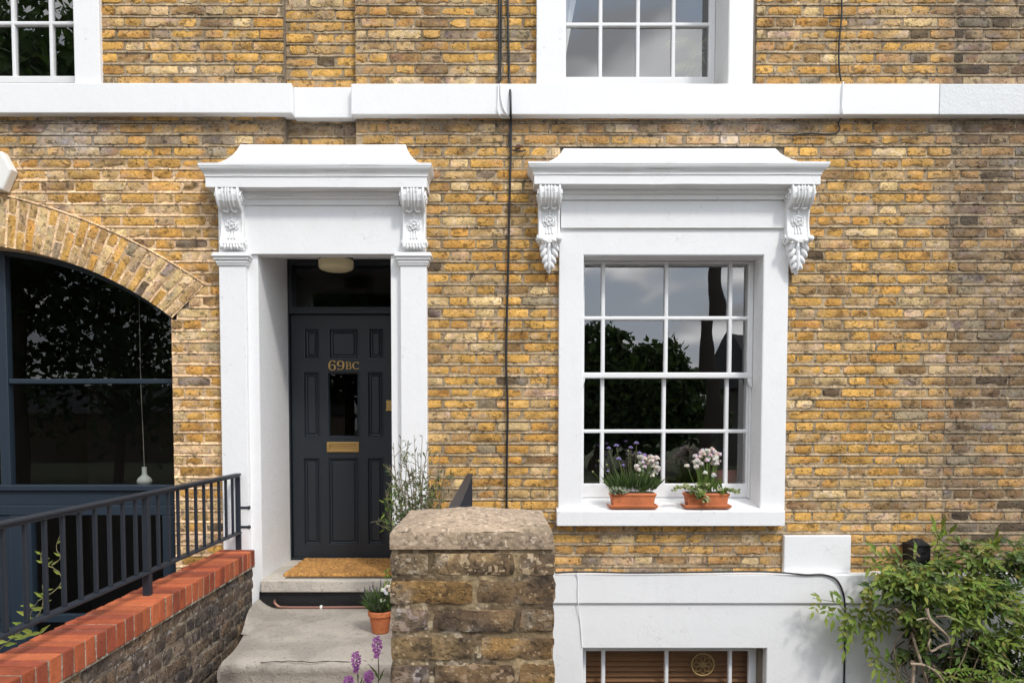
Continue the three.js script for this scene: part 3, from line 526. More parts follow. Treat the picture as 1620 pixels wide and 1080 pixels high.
  const glyph = (s, px, py, hpx) => {
    const g = new TextGeometry(s, { font, size: 0.1, depth: 0.006, curveSegments: 8, bevelEnabled: false }); g.computeBoundingBox(); const b = g.boundingBox, q = p(px[0], px[1], py - hpx, py);
    g.translate(-b.min.x, -b.min.y, 0); g.scale((q[1] - q[0]) / (b.max.x - b.min.x), (q[3] - q[2]) / (b.max.y - b.min.y), 1); g.translate(q[0], q[2], z + 0.002); return g;
  };
  for (const [s, a, b, y, h] of [['6', 519.5, 531.5, 586, 16], ['9', 533, 545, 585, 14.5], ['B', 546.5, 556, 584, 11.5], ['C', 557.5, 568, 584, 11.5]]) obj('door_number', glyph(s, [a, b], y, h), M.brass, door);
}
// dark hall behind the door
function room(name, parent, x0, x1, y0, y1, z0, z1, m = M.room) {
  const t = 0.04; return obj(name, [box(x0 - t, x0, y0, y1, z0, z1, 0), box(x1, x1 + t, y0, y1, z0, z1, 0), box(x0, x1, y0 - t, y0, z0, z1, 0), box(x0, x1, y1, y1 + t, z0, z1, 0), box(x0 - t, x1 + t, y0 - t, y1 + t, z0 - t, z0 - 0.001, 0)], m, parent);
}
room('hall', house, DOOR.x0 - 0.07, DOOR.x1 + 0.07, 0.5, DOOR.y1 + 0.1, -4, zDoor - 0.095);

// old drawn glass: a sheet with slow ripples
function wavy(w, h, seed, amp) { const g = new THREE.PlaneGeometry(w, h, 9, 9), p = g.attributes.position; for (let i = 0; i < p.count; i++) p.setZ(i, amp * (fbm(p.getX(i) * 6 + seed * 1.7, p.getY(i) * 5 + seed, 73, 0, 2) - 0.5)); g.computeVertexNormals(); return g; }
// ------------------------------------------------------------------ sash windows
// q: pixel places of bars and panes on plane z, upper sash then lower sash
function sash(win, z, { x0, x1, y0, y1, g, vb, hb, w = 6 }, part = 'sash') {
  const s = grp(part, win), py = (g[2] + g[3]) / 2, hw = 0.0125;
  const L = X(g[0], z, py), Rr = X(g[1], z, py), T = Y(g[2], z), B = Y(g[3], z), vx = vb.map((v) => X(v, z, py)), hy = hb.map((v) => Y(v, z));
  const xs = [L, ...vx, Rr], ys = [B, ...hy.slice().sort((a, b) => a - b), T], panes = [];
  for (let i = 0; i < xs.length - 1; i++) for (let j = 0; j < ys.length - 1; j++) panes.push([xs[i] + (i ? hw : 0), xs[i + 1] - (i < xs.length - 2 ? hw : 0), ys[j] + (j ? hw : 0), ys[j + 1] - (j < ys.length - 2 ? hw : 0)]);
  obj('frame', plate([x0, x1, y0 ?? B, y1 ?? T], panes, z - 0.036, z, 0.007), M.sash, s);
  panes.forEach(([a, b, c, d], i) => {
    const q = wavy(b - a + 0.006, d - c + 0.006, i * 7 + z * 100, 0.0007); q.rotateX(0.006 * (hash(i, 3, 9) - 0.5)); q.rotateY(0.010 * (hash(i, 5, 9) - 0.5)); q.translate((a + b) / 2, (c + d) / 2, z - 0.022);
    obj('pane', q, M.glass, s);
  });
  return s;
}
function windowBox(parent, o, zb, zf, sillDrop = 0) {
  const w = grp('window', parent);
  obj('reveal', [box(o.x0 - 0.05, o.x0 + 0.0025, o.y0 - 0.02, o.y1 - 0.004, zb - 0.11, zf - 0.003, 0.001), box(o.x1 - 0.0025, o.x1 + 0.05, o.y0 - 0.02, o.y1 - 0.004, zb - 0.11, zf - 0.003, 0.001), box(o.x0 - 0.05, o.x1 + 0.05, o.y1 - 0.0025, o.y1 + 0.05, zb - 0.11, zf - 0.003, 0.001)], M.whiteRough, w);
  return w;
}
{
  // main window
  const zf = 0.035, w = windowBox(house, WIN, -0.2, zf), zu = -0.135, zl = -0.178, x0 = WIN.x0 + 0.004, x1 = WIN.x1 - 0.004;
  sash(w, zu, { x0, x1, y1: WIN.y1 - 0.004, y0: Y(598, zu), g: [925, 1183.5, 417, 589], vb: [954.5, 1054.5, 1156], hb: [503] });
  sash(w, zl, { x0, x1, y1: Y(594, zl), y0: Y(787, zl), g: [924, 1181, 598, 765], vb: [953, 1050.5, 1150], hb: [682] });
  obj('sash_horn', [plate([[x1 - 0.032, Y(598, zu)], [x1 - 0.002, Y(598, zu)], [x1 - 0.002, Y(612, zu)], [x1 - 0.016, Y(612, zu)], [x1 - 0.028, Y(604, zu)]], [], zu - 0.03, zu - 0.001, 0.003), plate([[x0 + 0.032, Y(598, zu)], [x0 + 0.002, Y(598, zu)], [x0 + 0.002, Y(612, zu)], [x0 + 0.016, Y(612, zu)], [x0 + 0.028, Y(604, zu)]], [], zu - 0.03, zu - 0.001, 0.003)], M.sash, w);
  obj('parting_bead', [box(x1 - 0.012, x1, Y(787, zl), Y(598, zu), zl + 0.002, zl + 0.025, 0.003), box(x0, x0 + 0.012, Y(787, zl), Y(598, zu), zl + 0.002, zl + 0.025, 0.003)], M.sash, w);
  // surround in two faces, and the sill
  obj('window_surround', [plate([[X(884, zf, 620), Y(815, zf)], [WIN.x0, Y(815, zf)], [WIN.x0, WIN.y1], [WIN.x1, WIN.y1], [WIN.x1, Y(815, zf)], [X(1245, zf, 620), Y(815, zf)], [X(1245, zf, 620), Y(361, zf)], [X(884, zf, 620), Y(361, zf)]], [], -0.03, zf, 0.004), box(X(887, zf, 330), X(1249, zf, 330), Y(362, zf), Y(318, zf), -0.03, zf + 0.018, 0.005), box(X(889, zf, 330), X(1247, zf, 330), Y(318, zf), Y(300, zf), -0.03, zf + 0.034, 0.005)], M.white, house);
  const ys0 = Y(832, 0.075), ys1 = Y(808.5, 0.075), yB = Y(784, zl);
  const sx0 = X(882, 0.075, 820), sx1 = X(1241.5, 0.075, 820);
  const sh = new THREE.Shape([[-0.26, yB], [0.066, ys1 + 0.004], [0.072, ys1 + 0.002], [0.075, ys1 - 0.004], [0.075, ys0 + 0.003], [0.072, ys0], [-0.05, ys0], [-0.26, ys0]].map(([z, y]) => new THREE.Vector2(z, y)));
  const sg = new THREE.ExtrudeGeometry(sh, { depth: sx1 - sx0, bevelEnabled: true, bevelSize: 0.002, bevelThickness: 0.003, bevelOffset: -0.002, bevelSegments: 1 }); sg.rotateY(-Math.PI / 2); sg.translate(sx1, 0, 0);
  obj('window_sill', sg, M.white, house);
  room('front_room', house, WIN.x0 - 0.4, WIN.x1 + 0.4, 0.2, WIN.y1 + 0.2, -4.2, -0.345);
}
{
  // window above
  const zf = 0.035, zu = -0.25, w = windowBox(house, UP, zu, zf), x0 = UP.x0 + 0.004, x1 = UP.x1 - 0.004;
  sash(w, zu, { x0, x1, y1: TOP - 0.05, y0: Y(134, zu), g: [896, 1122.5, -95, 121], vb: [950.5, 1010, 1066.5], hb: [38, -45] });
  obj('window_surround', plate([X(849, zf, 60), X(1192, zf, 60), Y(132, 0.06) - 0.05, TOP], [[UP.x0, UP.x1, UP.y0 - 0.02, TOP - 0.01]], -0.04, zf, 0.004), M.white, house);
  obj('window_sill', box(UP.x0 + 0.001, UP.x1 - 0.001, Y(134, 0.06) - 0.02, Y(131.5, 0.06), zu - 0.1, 0.05, 0.004), M.white, house);
  room('upper_room', house, UP.x0 - 0.4, UP.x1 + 0.4, UP.y0 - 0.3, TOP + 0.1, -3.5, -0.365);
}
{
  const zf = 0.035, zu = -0.25, w = windowBox(leftHouse, UPL, zu, zf), x0 = UPL.x0 + 0.004, x1 = UPL.x1 - 0.004;
  sash(w, zu, { x0, x1, y1: TOP - 0.05, y0: Y(132, zu), g: [-95, 137, -95, 119.5], vb: [-41, 18.5, 78.5], hb: [36, -47] });
  obj('window_surround', plate([X(-190, zf, 60), X(156.5, zf, 60), Y(131, 0.06) - 0.05, TOP], [[UPL.x0, UPL.x1, UPL.y0 - 0.02, TOP - 0.01]], -0.04, zf, 0.004), M.white, leftHouse);
  obj('window_sill', box(UPL.x0 + 0.001, UPL.x1 - 0.001, Y(132, 0.06) - 0.02, Y(130, 0.06), zu - 0.1, 0.05, 0.004), M.white, leftHouse);
  room('upper_room', leftHouse, UPL.x0 - 0.3, UPL.x1 + 0.4, UPL.y0 - 0.3, TOP + 0.1, -3.5, -0.365);
}
{
  // white plinth with the basement window
  const zf = 0.075, yt = Y(909, zf), yl = Y(955, zf), z2 = 0.06, w = windowBox(house, BASE, -0.1, z2), x0 = BASE.x0 + 0.004, x1 = BASE.x1 - 0.004, zb = -0.06;
  obj('plinth', [plate([X(800), xHouse2, FOOT, yl + 0.004], [[BASE.x0, BASE.x1, FOOT + 0.08, BASE.y1]], -0.03, z2, 0.003), box(X(800), xHouse2, yl, yt, -0.03, zf, 0.008)], M.white, house);
  obj('plinth', [box(xHouse2 + 0.002, RIGHT, FOOT, yl + 0.004, -0.03, z2, 0.003), box(xHouse2 + 0.002, RIGHT, yl, yt, -0.03, zf, 0.008)], M.white, rightHouse);
  sash(w, zb, { x0, x1, y1: BASE.y1 - 0.004, y0: -0.88, g: [927, 1184, 1030, 1200], vb: [954.5, 1054.5, 1155], hb: [1120] });
  // wooden slat blind behind the glass
  const b = grp('blind', house); for (let k = 0; k < 14; k++) { const g = box(BASE.x0 + 0.03, BASE.x1 - 0.03, -0.002, 0.002, -0.022, 0.022, 0.001); g.rotateX(0.75); g.translate(0, BASE.y1 - 0.025 - k * 0.036, zb - 0.09); obj('slat', g, std(lin(158, 112, 70), 0.6), b); }
  const cz = zb - 0.012, dc = new THREE.TorusGeometry(0.075, 0.006, 6, 32), geo = [dc]; for (let i = 0; i < 8; i++) { const t = new THREE.TorusGeometry(0.026, 0.004, 5, 16); t.scale(0.6, 1, 1); t.translate(0, 0.036, 0); t.rotateZ(i * Math.PI / 4); geo.push(t); } const c0 = new THREE.CylinderGeometry(0.016, 0.016, 0.006, 16); c0.rotateX(Math.PI / 2); geo.push(c0);
  const o = obj('suncatcher', geo, std(lin(172, 146, 92), 0.5, { metalness: 0.3 })); tag(o, 'round pierced gold disc hanging in the basement window', 'ornament'); o.position.set(X(1113, cz, 1052), Y(1052, cz), cz - 0.014);
  room('basement_room', house, BASE.x0 - 0.3, BASE.x1 + 0.3, FOOT, BASE.y1 + 0.1, -3, -0.345);
}
{
  // neighbour's glazed opening under the arch
  const z = -0.15, w = grp('arched_window', leftHouse), b = (x0, x1, y0, y1, o = 0, d = 0.06) => box(X(x0, z, 600), X(x1, z, 600), Y(y1, z), Y(y0, z), z - d, z + o, 0.006);
  obj('mullion', b(-4, 11.5, 300, 772), M.blue, w);
  obj('transom', b(12, 276, 599, 607, -0.004), M.blue, w);
  obj('sill', [b(-300, 279, 767, 776, 0.02), b(-300, 279, 776, 799, -0.002)], M.blue, w);
  obj('apron', [b(-300, 279, 799, 815, 0.006), b(-300, 8, 815, 1500, -0.004), b(8, 42, 815, 1500, 0.004), b(252, 279, 815, 1500, 0.004)], M.blue, w);
  obj('frame', plate([[xArch + 0.02, 0.2], ...Array.from({ length: 25 }, (_, i) => { const p = arcIn(1 - i / 24 * 1.4); return [p[0] + 0.02, p[1] + 0.035]; }), [-4.9, 3.0], [-4.9, 0.2]], [[[X(274, z, 640), 0.25], ...Array.from({ length: 25 }, (_, i) => { const p = arcIn(1 - i / 24 * 1.4); return [p[0] - 0.02, p[1] - 0.028]; }), [-4.85, arcIn(-0.4)[1] - 0.03], [-4.85, 0.25]]], z - 0.06, z - 0.004, 0.002), M.blue, w);
  const pane = (x0, x1, y0, y1) => { const g = wavy(X(x1, z) - X(x0, z), Y(y0, z) - Y(y1, z), x0 * 0.01, 0.0006); g.translate((X(x0, z) + X(x1, z)) / 2, (Y(y0, z) + Y(y1, z)) / 2, z - 0.03); obj('pane', g, M.blueGlass, w); };
  pane(11, 280, 360, 600); pane(11, 280, 606, 768); pane(-290, -3, 360, 768); pane(41, 253, 815, 1400);
  room('kitchen', leftHouse, -5.0, X(350), -0.9, 3.2, -4.2, -0.345);
}

// ------------------------------------------------------------------ garden walls, gate pier, steps
// a whole brick, worn and rounded, centred on the origin of its box
function blockGeo(w, h, d, col, rand, { n = [5, 3, 3], wear = 0.008, colorAt = null, pos = [0, 0, 0], turn = 0, mean = TEXMEAN } = {}) {
  let g = new RoundedBoxGeometry(w, h, d, 2, Math.min(wear, h * 0.3)); const p = g.attributes.position, s = Math.floor(rand() * 9999), ou = rand() * 9, ov = rand() * 9;
  for (let i = 0; i < p.count; i++) {
    const x = p.getX(i), y = p.getY(i), z = p.getZ(i), q = (k) => (vnoise(x * 19 + s + k * 31, y * 23 + z * 17 + k * 7, 5 + k) - 0.5) * wear * 1.1;
    p.setXYZ(i, x + q(0), y + q(1), z + q(2));
  }
  if (g.index) g = g.toNonIndexed(); g.computeVertexNormals(); g = uvBox(g);
  const uv = g.attributes.uv; for (let i = 0; i < uv.count; i++) uv.setXY(i, uv.getX(i) * 1.3 + ou, uv.getY(i) * 1.3 + ov);
  g.rotateY(turn); g.translate(...pos);
  return tint(g, (x, y, z) => { const t = 0.72 + 0.56 * fbm((x + z) * 15 + s % 77, y * 18, 6, 0, 2); let c = col.map((v) => v * t); if (colorAt) c = colorAt(c, x, y, z); return c.map((v) => v / mean); });
}
// ragged dense face for bricks seen close: a displaced rounded block with subdivided faces
function wornBrick(w, h, d, col, rand, o = {}) {
  const nx = Math.max(2, Math.round(w / 0.022)), ny = 4, nz = Math.max(2, Math.round(d / 0.03)), r = o.wear ?? 0.012;
  let g = new THREE.BoxGeometry(w, h, d, nx, ny, nz); const p = g.attributes.position, s = Math.floor(rand() * 9999), ou = rand() * 9, ov = rand() * 9;
  for (let i = 0; i < p.count; i++) {
    let v = V(p.getX(i), p.getY(i), p.getZ(i)); const c = V(clamp(v.x, -w / 2 + r, w / 2 - r), clamp(v.y, -h / 2 + r, h / 2 - r), clamp(v.z, -d / 2 + r, d / 2 - r)), e = v.clone().sub(c); if (e.length() > r) v = c.add(e.setLength(r));
    const q = (k) => (fbm(v.x * 28 + s + k * 31, (v.y + v.z) * 28 + k * 7, 5 + k, 0, 2) - 0.5) * r * 1.4; p.setXYZ(i, v.x + q(0), v.y + q(1), v.z + q(2));
  }
  g.computeVertexNormals(); g = uvBox(g); const uv = g.attributes.uv; for (let i = 0; i < uv.count; i++) uv.setXY(i, uv.getX(i) * 1.3 + ou, uv.getY(i) * 1.3 + ov);
  g.translate(...(o.pos || [0, 0, 0]));
  return tint(g, (x, y, z) => {
    const t = 0.66 + 0.68 * fbm((x + z) * 12 + s % 77, y * 14, 6, 0, 3), so = smooth(0.5, 0.72, fbm((x - z) * 8 + s % 31, y * 12, 16, 0, 3)), li = smooth(0.64, 0.76, fbm((x + z) * 26, y * 26, 26, 0, 3));
    return col.map((v, k) => lerp(lerp(v * t, [0.075, 0.062, 0.05][k], so * (o.soot ?? 0.5)), [0.46, 0.42, 0.34][k], li * (o.lichen ?? 0.5)) / TEXMEAN);
  });
}
const toned = (c, k) => c.map((v) => v * k);
const addBrick = (g, parent, name = 'brick', m = M.brick) => { const b = shade(new THREE.Mesh(g, m)); b.name = name; parent.add(b); return b; };
{ // gate pier
  const pier = thing('gate_pier', 'weathered brick gate pier with low pyramid stone cap in front of the house', 'gate pier'), r = rng(61);
  const zf = 2.84, w = 0.442, x0 = X(616, zf, 960), x1 = X(879, zf, 960), W = x1 - x0, zb = zf - W;
  const yCap = Y(868, zf), pitch = (Y(892, zf) - Y(981, zf)) / 2;
  const cols = [lin(132, 108, 76), lin(120, 96, 68), lin(146, 120, 84), lin(146, 112, 66), lin(122, 104, 80), lin(156, 122, 76), lin(128, 106, 86)];
  const bed = 0.011;
  for (let k = 0; yCap - k * pitch > -0.15; k++) {
    const yt = yCap - k * pitch - bed, h = pitch - 0.0125, yc = yt - h / 2, odd = k % 2 === 0;
    const rows = odd ? [[x0, x0 + W * 0.235], [x0 + W * 0.26, x0 + W * 0.755], [x0 + W * 0.78, x1]] : [[x0, x0 + W * 0.505], [x0 + W * 0.53, x1]];
    for (const [a, b] of rows) addBrick(wornBrick(b - a, h * (0.96 + 0.05 * r()), 0.105, toned(cols[Math.floor(r() * cols.length)], 0.75 + 0.5 * r()), r, { pos: [(a + b) / 2, yc, zf - 0.0525 - 0.004 * r()], wear: 0.009, lichen: 0.3, soot: 0.55 }), pier, 'brick', M.oldBrick);
    for (const sx of [x0 + 0.0525, x1 - 0.0525]) for (const [a, b] of odd ? [[zb, zf - 0.225], [zf - 0.215, zf - 0.115]] : [[zb, zb + 0.1], [zb + 0.115, zf - 0.118]])
      addBrick(blockGeo(b - a, h, 0.103, cols[Math.floor(r() * cols.length)], r, { turn: Math.PI / 2, pos: [sx, yc, (a + b) / 2], wear: 0.009 }), pier, 'brick', M.oldBrick);
  }
  // pointing, standing a little behind the brick faces, lumpy
  const mc = lin(146, 126, 96), mg = [];
  const side = (f, nu, nv) => mg.push(grid(nu, nv, f, (x, y, z) => mc.map((v, i) => v * lerp(1, [0.45, 0.42, 0.4][i], smooth(0.45, 0.65, fbm((x + z) * 9, y * 9, 36, 0, 3))) * (0.7 + 0.6 * fbm((x + z) * 20, y * 20, 38, 0, 2)) / 0.47)));
  const lump = (a, b) => 0.010 * (fbm(a * 30, b * 30, 34, 0, 3) - 0.5);
  side((u, v) => { const x = lerp(x0 + 0.006, x1 - 0.006, u), y = lerp(-0.2, yCap, v); return [x, y, zf - 0.0085 + 0.6 * lump(x, y)]; }, 60, 160);
  side((u, v) => { const z = lerp(zb, zf - 0.008, u), y = lerp(-0.2, yCap, v); return [x0 + 0.012 + lump(z, y), y, z]; }, 20, 80);
  side((u, v) => { const z = lerp(zb, zf - 0.008, u), y = lerp(-0.2, yCap, v); return [x1 - 0.012 + lump(z, y), y, z]; }, 20, 80);
  side((u, v) => { const x = lerp(x0, x1, u), y = lerp(-0.2, yCap, v); return [x, y, zb - 0.002 + lump(x, y)]; }, 20, 80);
  obj('mortar', mg, M.oldMortar, pier);
  // cap
  const cx0 = X(615.5, zf + 0.004, 850), cx1 = X(876, zf + 0.004, 850), cz = (zf + zb) / 2, cx = (cx0 + cx1) / 2, hw = (cx1 - cx0) / 2, y1 = Y(839, zf), yp = Y(801, cz), n = 44;
  const rough = (x, z, k) => (fbm(x * 40, z * 40, 83 + k, 0, 3) - 0.5);
  const top = grid(n, n, (u, v) => {
    const a = u * 2 - 1, b = v * 2 - 1, e = Math.max(Math.abs(a), Math.abs(b)), rd = smooth(0.97, 1, e), pk = lerp(1, 0, e), wear = 0.006 * rough(u * 0.3, v * 0.3, 4) * smooth(0.9, 1, e);
    return [cx + a * hw * (1 - 0.012 * rd), lerp(y1, yp, lerp(pk, 1 - Math.hypot(a, b) * 0.8, 0.25 * (1 - e)) * 1.0) - 0.006 * rd * rd + 0.005 * rough(u * 0.45, v * 0.45, 1) + wear, cz + b * hw * (1 - 0.012 * rd)];
  });
  const edge = []; for (const [ax, az, bx, bz] of [[-1, 1, 1, 1], [1, 1, 1, -1], [1, -1, -1, -1], [-1, -1, -1, 1]]) edge.push(grid(50, 6, (u, v) => {
    const a = lerp(ax, bx, u), b = lerp(az, bz, u), k = 1 - 0.012 * smooth(0.86, 1, v) - 0.006 * smooth(0.15, 0, v) + 0.010 * rough(u * 0.45 + ax, v * 0.07, 2);
    return [cx + a * hw * k, lerp(yCap - 0.002, y1 - 0.006, v) + 0.005 * rough((a + 1) * 0.225, (b + 1) * 0.225, 1), cz + b * hw * k];
  }));
  edge.push(grid(1, 1, (u, v) => [lerp(cx0, cx1, u), yCap - 0.001, lerp(zb, zf, v)]));
  obj('cap_stone', [top, ...edge], M.stone, pier);
}
function gardenWall(label, xi, xo, z0, z1, yTop, faceSide, pitch = 0.0755) {   // xi..xo across, running out from the house
  const wl = thing('garden_wall', label, 'wall', [0, 0, 0], 'low walls beside the entrance path'), r = rng(faceSide > 0 ? 71 : 72), red = [lin(186, 96, 58), lin(172, 84, 50), lin(192, 104, 64), lin(160, 78, 52), lin(178, 92, 56)];
  const hC = 0.103, n = Math.floor((z1 - z0) / pitch), lo = Math.min(xi, xo), hi = Math.max(xi, xo), mid = (lo + hi) / 2;
  for (let k = 0; k < n; k++) {
    const z = z0 + (k + 0.5) * pitch, c = toned(red[Math.floor(r() * red.length)], 0.62 + 0.3 * r());
    addBrick(blockGeo(hi - lo - 0.006 * r(), hC - 0.001 * r(), pitch - 0.0105, c, r, { wear: 0.006, pos: [mid + 0.004 * (r() - 0.5), yTop - hC / 2 - 0.0006 * r(), z], mean: 0.72 }), wl, 'coping_brick', M.coping);
  }
  const face = (faceSide > 0 ? hi : lo) - faceSide * 0.016, cols = [lin(112, 92, 72), lin(96, 80, 66), lin(128, 102, 76), lin(88, 76, 66), lin(118, 100, 84)];
  const course = 0.0775, yb = yTop - hC - 0.012; let cnt = 0;
  for (let k = 0; k < 9; k++) {
    let z = z0 + 0.004 + (k % 2 ? 0 : -0.07); const h = course - 0.014, y = yb - k * course - h / 2;
    for (let i = 0; z < z1; i++) { const L = Math.min(i % 2 === 0 ? 0.213 : 0.101, z1 - z), za = Math.max(z, z0 + 0.003); if (z + L - za > 0.03) { if (faceSide > 0 || k < 0) addBrick(wornBrick(z + L - za, h * (0.93 + 0.07 * r()), 0.09, toned(cols[Math.floor(r() * 5)], 0.7 + 0.5 * r()), r, { soot: 0.5, lichen: 0.25, wear: 0.009 }).rotateY(Math.PI / 2).translate(face - faceSide * (0.045 + 0.006 * r()), y, (za + z + L) / 2), wl, 'brick', M.oldBrick); } z += L + 0.013; }
  }
  const mc = lin(142, 128, 108), sheet = (x, s) => grid(100, 40, (u, v) => { const z = lerp(z0, z1, u), y = lerp(-1.0, yTop - hC + 0.002, v); return [x + s * 0.010 * (fbm(z * 30, y * 30, 44, 0, 3) - 0.5), y, z]; }, (x, y, z) => mc.map((v) => v * (0.55 + 0.7 * fbm(z * 7, y * 7, 45, 0, 3)) / 0.47));
  const m2 = [sheet(face - faceSide * 0.010, 1), sheet(faceSide > 0 ? lo + 0.016 : hi - 0.016, 1)];
  m2.push(tint(box(lo + 0.006, hi - 0.006, yTop - hC - 0.010, yTop - 0.0055, z0 + 0.003, z0 + n * pitch - 0.004, 0.001), mc.map((v) => v * 1.15 / 0.47)), tint(box(lo + 0.02, hi - 0.02, -1, yTop - hC, z1 - 0.01, z1, 0), mc.map((v) => v / 0.47)));
  obj('mortar', m2, M.oldMortar, wl);
  return wl;
}
const yCop = Y(867.5, 0.05), xcR = X(405.5, 0.06, 868), xcL = X(351, 0.06, 868);
gardenWall('low wall with red brick coping under the black railing, left of the steps', xcL, xcR, 0.08, 3.0, yCop, 1);
gardenWall('low wall with red brick coping right of the steps, behind the gate pier', -0.27, -0.05, 0.08, 2.40, yCop, -1);
function railing(label, x, z0, z1, posts) {
  const rl = thing('iron_railing', label, 'railing', [0, 0, 0], 'railings on the low walls'), yt = Y(748, 0.06), yb = Y(840, 0.06), m = M.iron;
  const hr = new RoundedBoxGeometry(0.042, 0.014, z1 - z0, 2, 0.006); hr.translate(x, yt - 0.007, (z0 + z1) / 2); obj('handrail', [hr, box(x - 0.011, x + 0.011, yt - 0.026, yt - 0.0141, z0, z1, 0.003)], m, rl);
  obj('bottom_rail', box(x - 0.02, x + 0.02, yb - 0.012, yb, z0, z1, 0.003), m, rl);
  for (let k = 0, z = z0; z < z1; k++, z += 0.1135) {
    const post = k % posts === 0; if (post) { obj('post', [box(x - 0.017, x + 0.017, yCop - 0.02, yb - 0.0121, z - 0.009, z + 0.025, 0.003), box(x - 0.015, x + 0.015, yb + 0.0001, yt - 0.0265, z - 0.007, z + 0.023, 0.003)], m, rl); }
    else obj('baluster', box(x - 0.0075, x + 0.0075, yb + 0.0001, yt - 0.0265, z - 0.0075, z + 0.0075, 0.002), m, rl);
  }
  if (x < -1) for (const dy of [0.13, 0.255]) { const g = new THREE.CylinderGeometry(0.008, 0.008, 0.06, 10); g.rotateZ(Math.PI / 2); g.translate(x + 0.04, yb + dy - 0.1, z0 + 0.01); const c = new THREE.SphereGeometry(0.012, 8, 6); c.translate(x + 0.068, yb + dy - 0.1, z0 + 0.01); obj('fixing', [g, c], m, rl); }
}
railing('long black iron railing on the red coping left of the door', X(378, 0.06, 800), 0.065, 2.95, 11);
railing('black iron railing right of the steps, half hidden behind the gate pier', -0.168, 0.10, 2.33, 20);

{ // front steps
  const st = thing('front_steps', 'worn concrete landing and pale threshold stone leading up to the dark door', 'steps');
  const yT = 0.535, zT = 0.035, yL = 0.35, xl = -1.535, xr = -0.262;
  const th = box(X(414, zT, 925), -0.42, yT - 0.078, yT, zDoor - 0.02, zT + 0.03, 0.008); wob(th, 0.003, 9); obj('threshold', th, M.threshold, st);
  obj('metal_strip', box(X(452, -0.02, 915), -0.62, yT, yT + 0.004, -0.03, 0.005, 0.001), std(lin(120, 112, 106), 0.4, { metalness: 0.8 }), st);
  obj('riser', grid(40, 6, (u, v) => [lerp(xl - 0.01, -0.4, u), lerp(yL - 0.02, yT - 0.079, v), zT + 0.004 + 0.008 * (fbm(u * 12, v * 3, 64, 0, 3) - 0.5)]), M.black, st);
  // the landing: one cast sheet running over its lip, with a coved left edge
  const zl = 1.10, prof = []; for (let i = 0; i <= 22; i++) prof.push([lerp(0.03, zl - 0.05, i / 22), yL]);
  for (const p of [[zl - 0.02, yL - 0.004], [zl + 0.005, yL - 0.016], [zl + 0.016, yL - 0.036], [zl + 0.015, yL - 0.06], [zl + 0.006, yL - 0.075], [zl + 0.006, yL - 0.11], [zl + 0.008, yL - 0.165], [zl + 0.02, yL - 0.178], [zl + 0.16, yL - 0.18], [zl + 0.32, yL - 0.18], [zl + 0.345, yL - 0.2], [zl + 0.35, -0.02]]) prof.push(p);
  const g = grid(64, prof.length - 1, (u, v, i, j) => {
    const [z, y] = prof[j], left = lerp(-1.52, -1.405, smooth(0.0, 0.95, z)) , x = lerp(left, xr, u), n = fbm(x * 2.3, z * 2.3 + y * 3, 67, 0, 4) - 0.5, e = smooth(0.14, 0, u * 1.2), lip = smooth(zl - 0.2, zl, z) * (y > yL - 0.08 ? 1 : 0);
    return [x - 0.015 * e * e, y + 0.022 * n * smooth(0.05, 0.3, z) - 0.03 * e * e * smooth(0.4, 1.1, z) + lip * 0.02 * (vnoise(x * 4, 3, 68) - 0.5), z - 0.05 * e * e * smooth(0.9, 1.1, z) + lip * 0.035 * (fbm(x * 3, 7, 69, 0, 3) - 0.5)];
  });
  const sideL = grid(prof.length - 1, 3, (u, v) => { const q = prof[Math.round(u * (prof.length - 1))], left = lerp(-1.52, -1.405, smooth(0.0, 0.95, q[0])); return [left - 0.012, lerp(-0.1, q[1] - 0.03, v), q[0]]; });
  const fil = grid(30, 4, (u, v) => { const z = lerp(0.03, 0.62, u), left = lerp(-1.515, -1.40, smooth(0, 0.95, z)), w = 0.05 + 0.02 * vnoise(z * 6, 1, 6); return [lerp(left - 0.035, left + w, v), yL + 0.008 + 0.05 * (1 - v) * (1 - v) * smooth(0.62, 0.3, z) + 0.004 * vnoise(z * 14, v * 4, 7) - 0.012 * v - 0.016 * smooth(0.35, 0.62, z), z]; });
  obj('landing', [g, sideL], M.cement, st);
  obj('crack', tube(Array.from({ length: 22 }, (_, i) => V(-1.2 + i * 0.016 * 1.6 + 0.006 * vnoise(i * 3, 1, 2), yL - 0.006 + 0.006 * (vnoise(i * 2.3, 4, 3) - 0.5), zl - 0.005 + 0.02 * (vnoise(i * 0.9, 8, 5) - 0.5))), 0.0022, 60, 5), M.soil, st); obj('cement_fillet', fil, M.cement, st);
  // pipe along the foot of the riser
  const pp = thing('water_pipe', 'thin copper coloured pipe running along the black riser under the threshold', 'pipe'), zp = zT + 0.03, py = Y(960.5, zp);
  obj('pipe', tube([V(X(432, zp, 955), Y(951, zp), zT + 0.004), V(X(434, zp, 955), Y(954, zp), zp - 0.005), V(X(441, zp, 960), py + 0.004, zp), V(X(452, zp, 960), py, zp), V(-0.8, py + 0.001, zp), V(-0.5, py, zp)], 0.0095, 80, 10), M.copper, pp);
  const cl = new THREE.TorusGeometry(0.0115, 0.004, 6, 16); cl.rotateY(Math.PI / 2); cl.scale(2.2, 1, 1); cl.translate(X(508, zp, 963), py, zp); obj('clip', cl, std([0.75, 0.75, 0.73], 0.5), pp);
  // door mat, bristly
  const mt = thing('doormat', 'ochre coir doormat lying on the threshold before the dark door', 'doormat'), mr = rng(5), mx0 = X(449, -0.08, 915), mx1 = X(638, -0.08, 900), mz0 = zDoor + 0.045, mz1 = -0.05;
  const pile = (x, z) => yT + 0.021 + 0.006 * (fbm(x * 140, z * 110, 88, 0, 2) - 0.5) + 0.003 * (fbm(x * 20, z * 20, 89, 0, 2) - 0.5);
